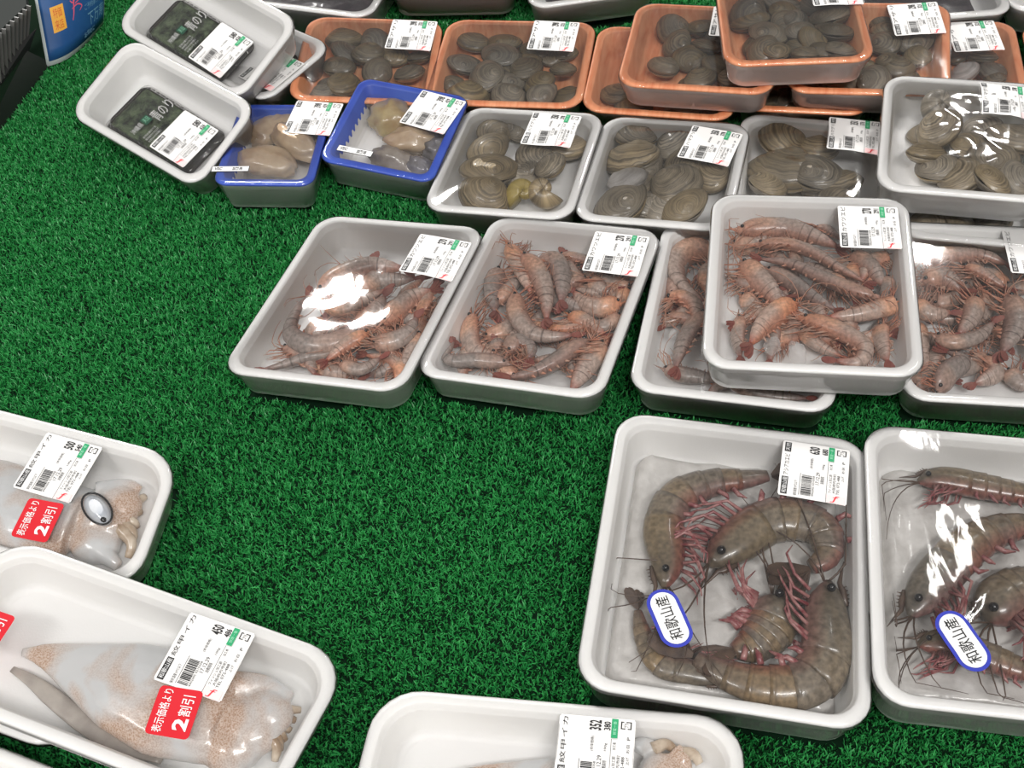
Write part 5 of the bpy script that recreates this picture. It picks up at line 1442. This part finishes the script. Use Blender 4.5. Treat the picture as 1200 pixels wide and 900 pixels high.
for pts, wd in (([(.40, .62), (.47, .66), (.52, .60), (.46, .52), (.42, .55)], .010), ([(.45, .72), (.47, .56), (.45, .42), (.42, .34)], .010), ([(.50, .74), (.54, .62), (.60, .66), (.57, .54), (.49, .50)], .011),
                ([(.43, .46), (.52, .48), (.58, .44), (.54, .40)], .008), ([(.56, .76), (.60, .70), (.64, .74), (.66, .66)], .009), ([(.40, .70), (.48, .74), (.58, .72)], .009)):
    strokes.append(pstroke(pts, wd))
pmesh('brush_print', M_BRUSH, strokes)

# ------------------------------------------------------------------ artificial turf
def turf():
    N = 1250000
    x = rng.uniform(-0.86, 0.88, N); y = rng.uniform(0.12, 1.50, N)
    P = np.stack([x, y, np.zeros(N)], 1) - CAM
    zc = P @ FWD; u = 600 + F_PX * (P @ CR) / zc; v = 450 - F_PX * (P @ CU) / zc
    keep = (u > -150) & (u < 1350) & (v > -110) & (v < 1080) & (zc > 0.05)
    # nothing grows under the trays' bases
    for k, t in TRAYS.items():
        if t.P[2] > 0.016: continue
        q = (np.stack([x, y, np.full(N, 0.003)], 1) - t.P) @ t.R
        ins = INSET[t.typ] + 0.002
        keep &= ~((np.abs(q[:, 0] - t.sh * q[:, 1]) < t.w / 2 - ins) & (np.abs(q[:, 1]) < t.d / 2 - ins) & (q[:, 2] > -0.012))
    # turf ends at the grille
    e0, e1 = E0[:2], E1[:2]; d = e1 - e0
    keep &= (d[0] * (y - e0[1]) - d[1] * (x - e0[0])) < 0
    x = x[keep]; y = y[keep]; n = len(x)
    hh = rng.uniform(0.0026, 0.0052, n); th = rng.uniform(0, 2 * np.pi, n); wd = rng.uniform(0.00045, 0.0008, n)
    lean = rng.uniform(0.1, 1.0, n) * hh; la = rng.uniform(0, 2 * np.pi, n); curl = la + rng.normal(0, 0.9, n)
    sx, sy = np.cos(th) * wd, np.sin(th) * wd
    mx, my = x + np.cos(la) * lean * .4, y + np.sin(la) * lean * .4
    tx, ty = mx + np.cos(curl) * lean * .75, my + np.sin(curl) * lean * .75
    z0 = np.zeros(n)
    V = np.stack([np.stack([x - sx, y - sy, z0], 1), np.stack([x + sx, y + sy, z0], 1), np.stack([mx + sx * .9, my + sy * .9, hh * .6], 1), np.stack([mx - sx * .9, my - sy * .9, hh * .6], 1), np.stack([tx, ty, hh], 1)], 1).reshape(-1, 3)
    base = np.arange(n)[:, None] * 5
    loops = np.concatenate([base + np.array([[0, 1, 2, 3]]), base + np.array([[3, 2, 4]])], 1).ravel()
    me = bpy.data.meshes.new('artificial_turf')
    me.vertices.add(n * 5); me.vertices.foreach_set('co', V.astype(np.float32).ravel())
    me.loops.add(n * 7); me.loops.foreach_set('vertex_index', loops.astype(np.int32))
    me.polygons.add(n * 2)
    ls = (np.arange(n)[:, None] * 7 + np.array([[0, 4]])).ravel(); lt = np.tile([4, 3], n)
    me.polygons.foreach_set('loop_start', ls.astype(np.int32)); me.polygons.foreach_set('loop_total', lt.astype(np.int32))
    me.update(calc_edges=True)
    m, nt, bs, out = new_mat('turf_blade')
    tc = nt.nodes.new('ShaderNodeTexCoord'); nz = nt.nodes.new('ShaderNodeTexNoise'); nz.inputs['Scale'].default_value = 240; nz.inputs['Detail'].default_value = 2
    cr = nt.nodes.new('ShaderNodeValToRGB'); cr.color_ramp.elements[0].position = .3; cr.color_ramp.elements[0].color = rgba(srgb(18, 110, 50)); cr.color_ramp.elements[1].position = .7; cr.color_ramp.elements[1].color = rgba(srgb(64, 168, 88))
    nt.links.new(tc.outputs['Object'], nz.inputs['Vector']); nt.links.new(nz.outputs['Fac'], cr.inputs[0]); nt.links.new(cr.outputs[0], bs.inputs['Base Color'])
    bs.inputs['Roughness'].default_value = 0.38
    me.materials.append(m)
    o = bpy.data.objects.new('artificial_turf', me); col.objects.link(o)
    tag(o, 'short bright green artificial turf covering the display', 'turf', kind='stuff')
turf()
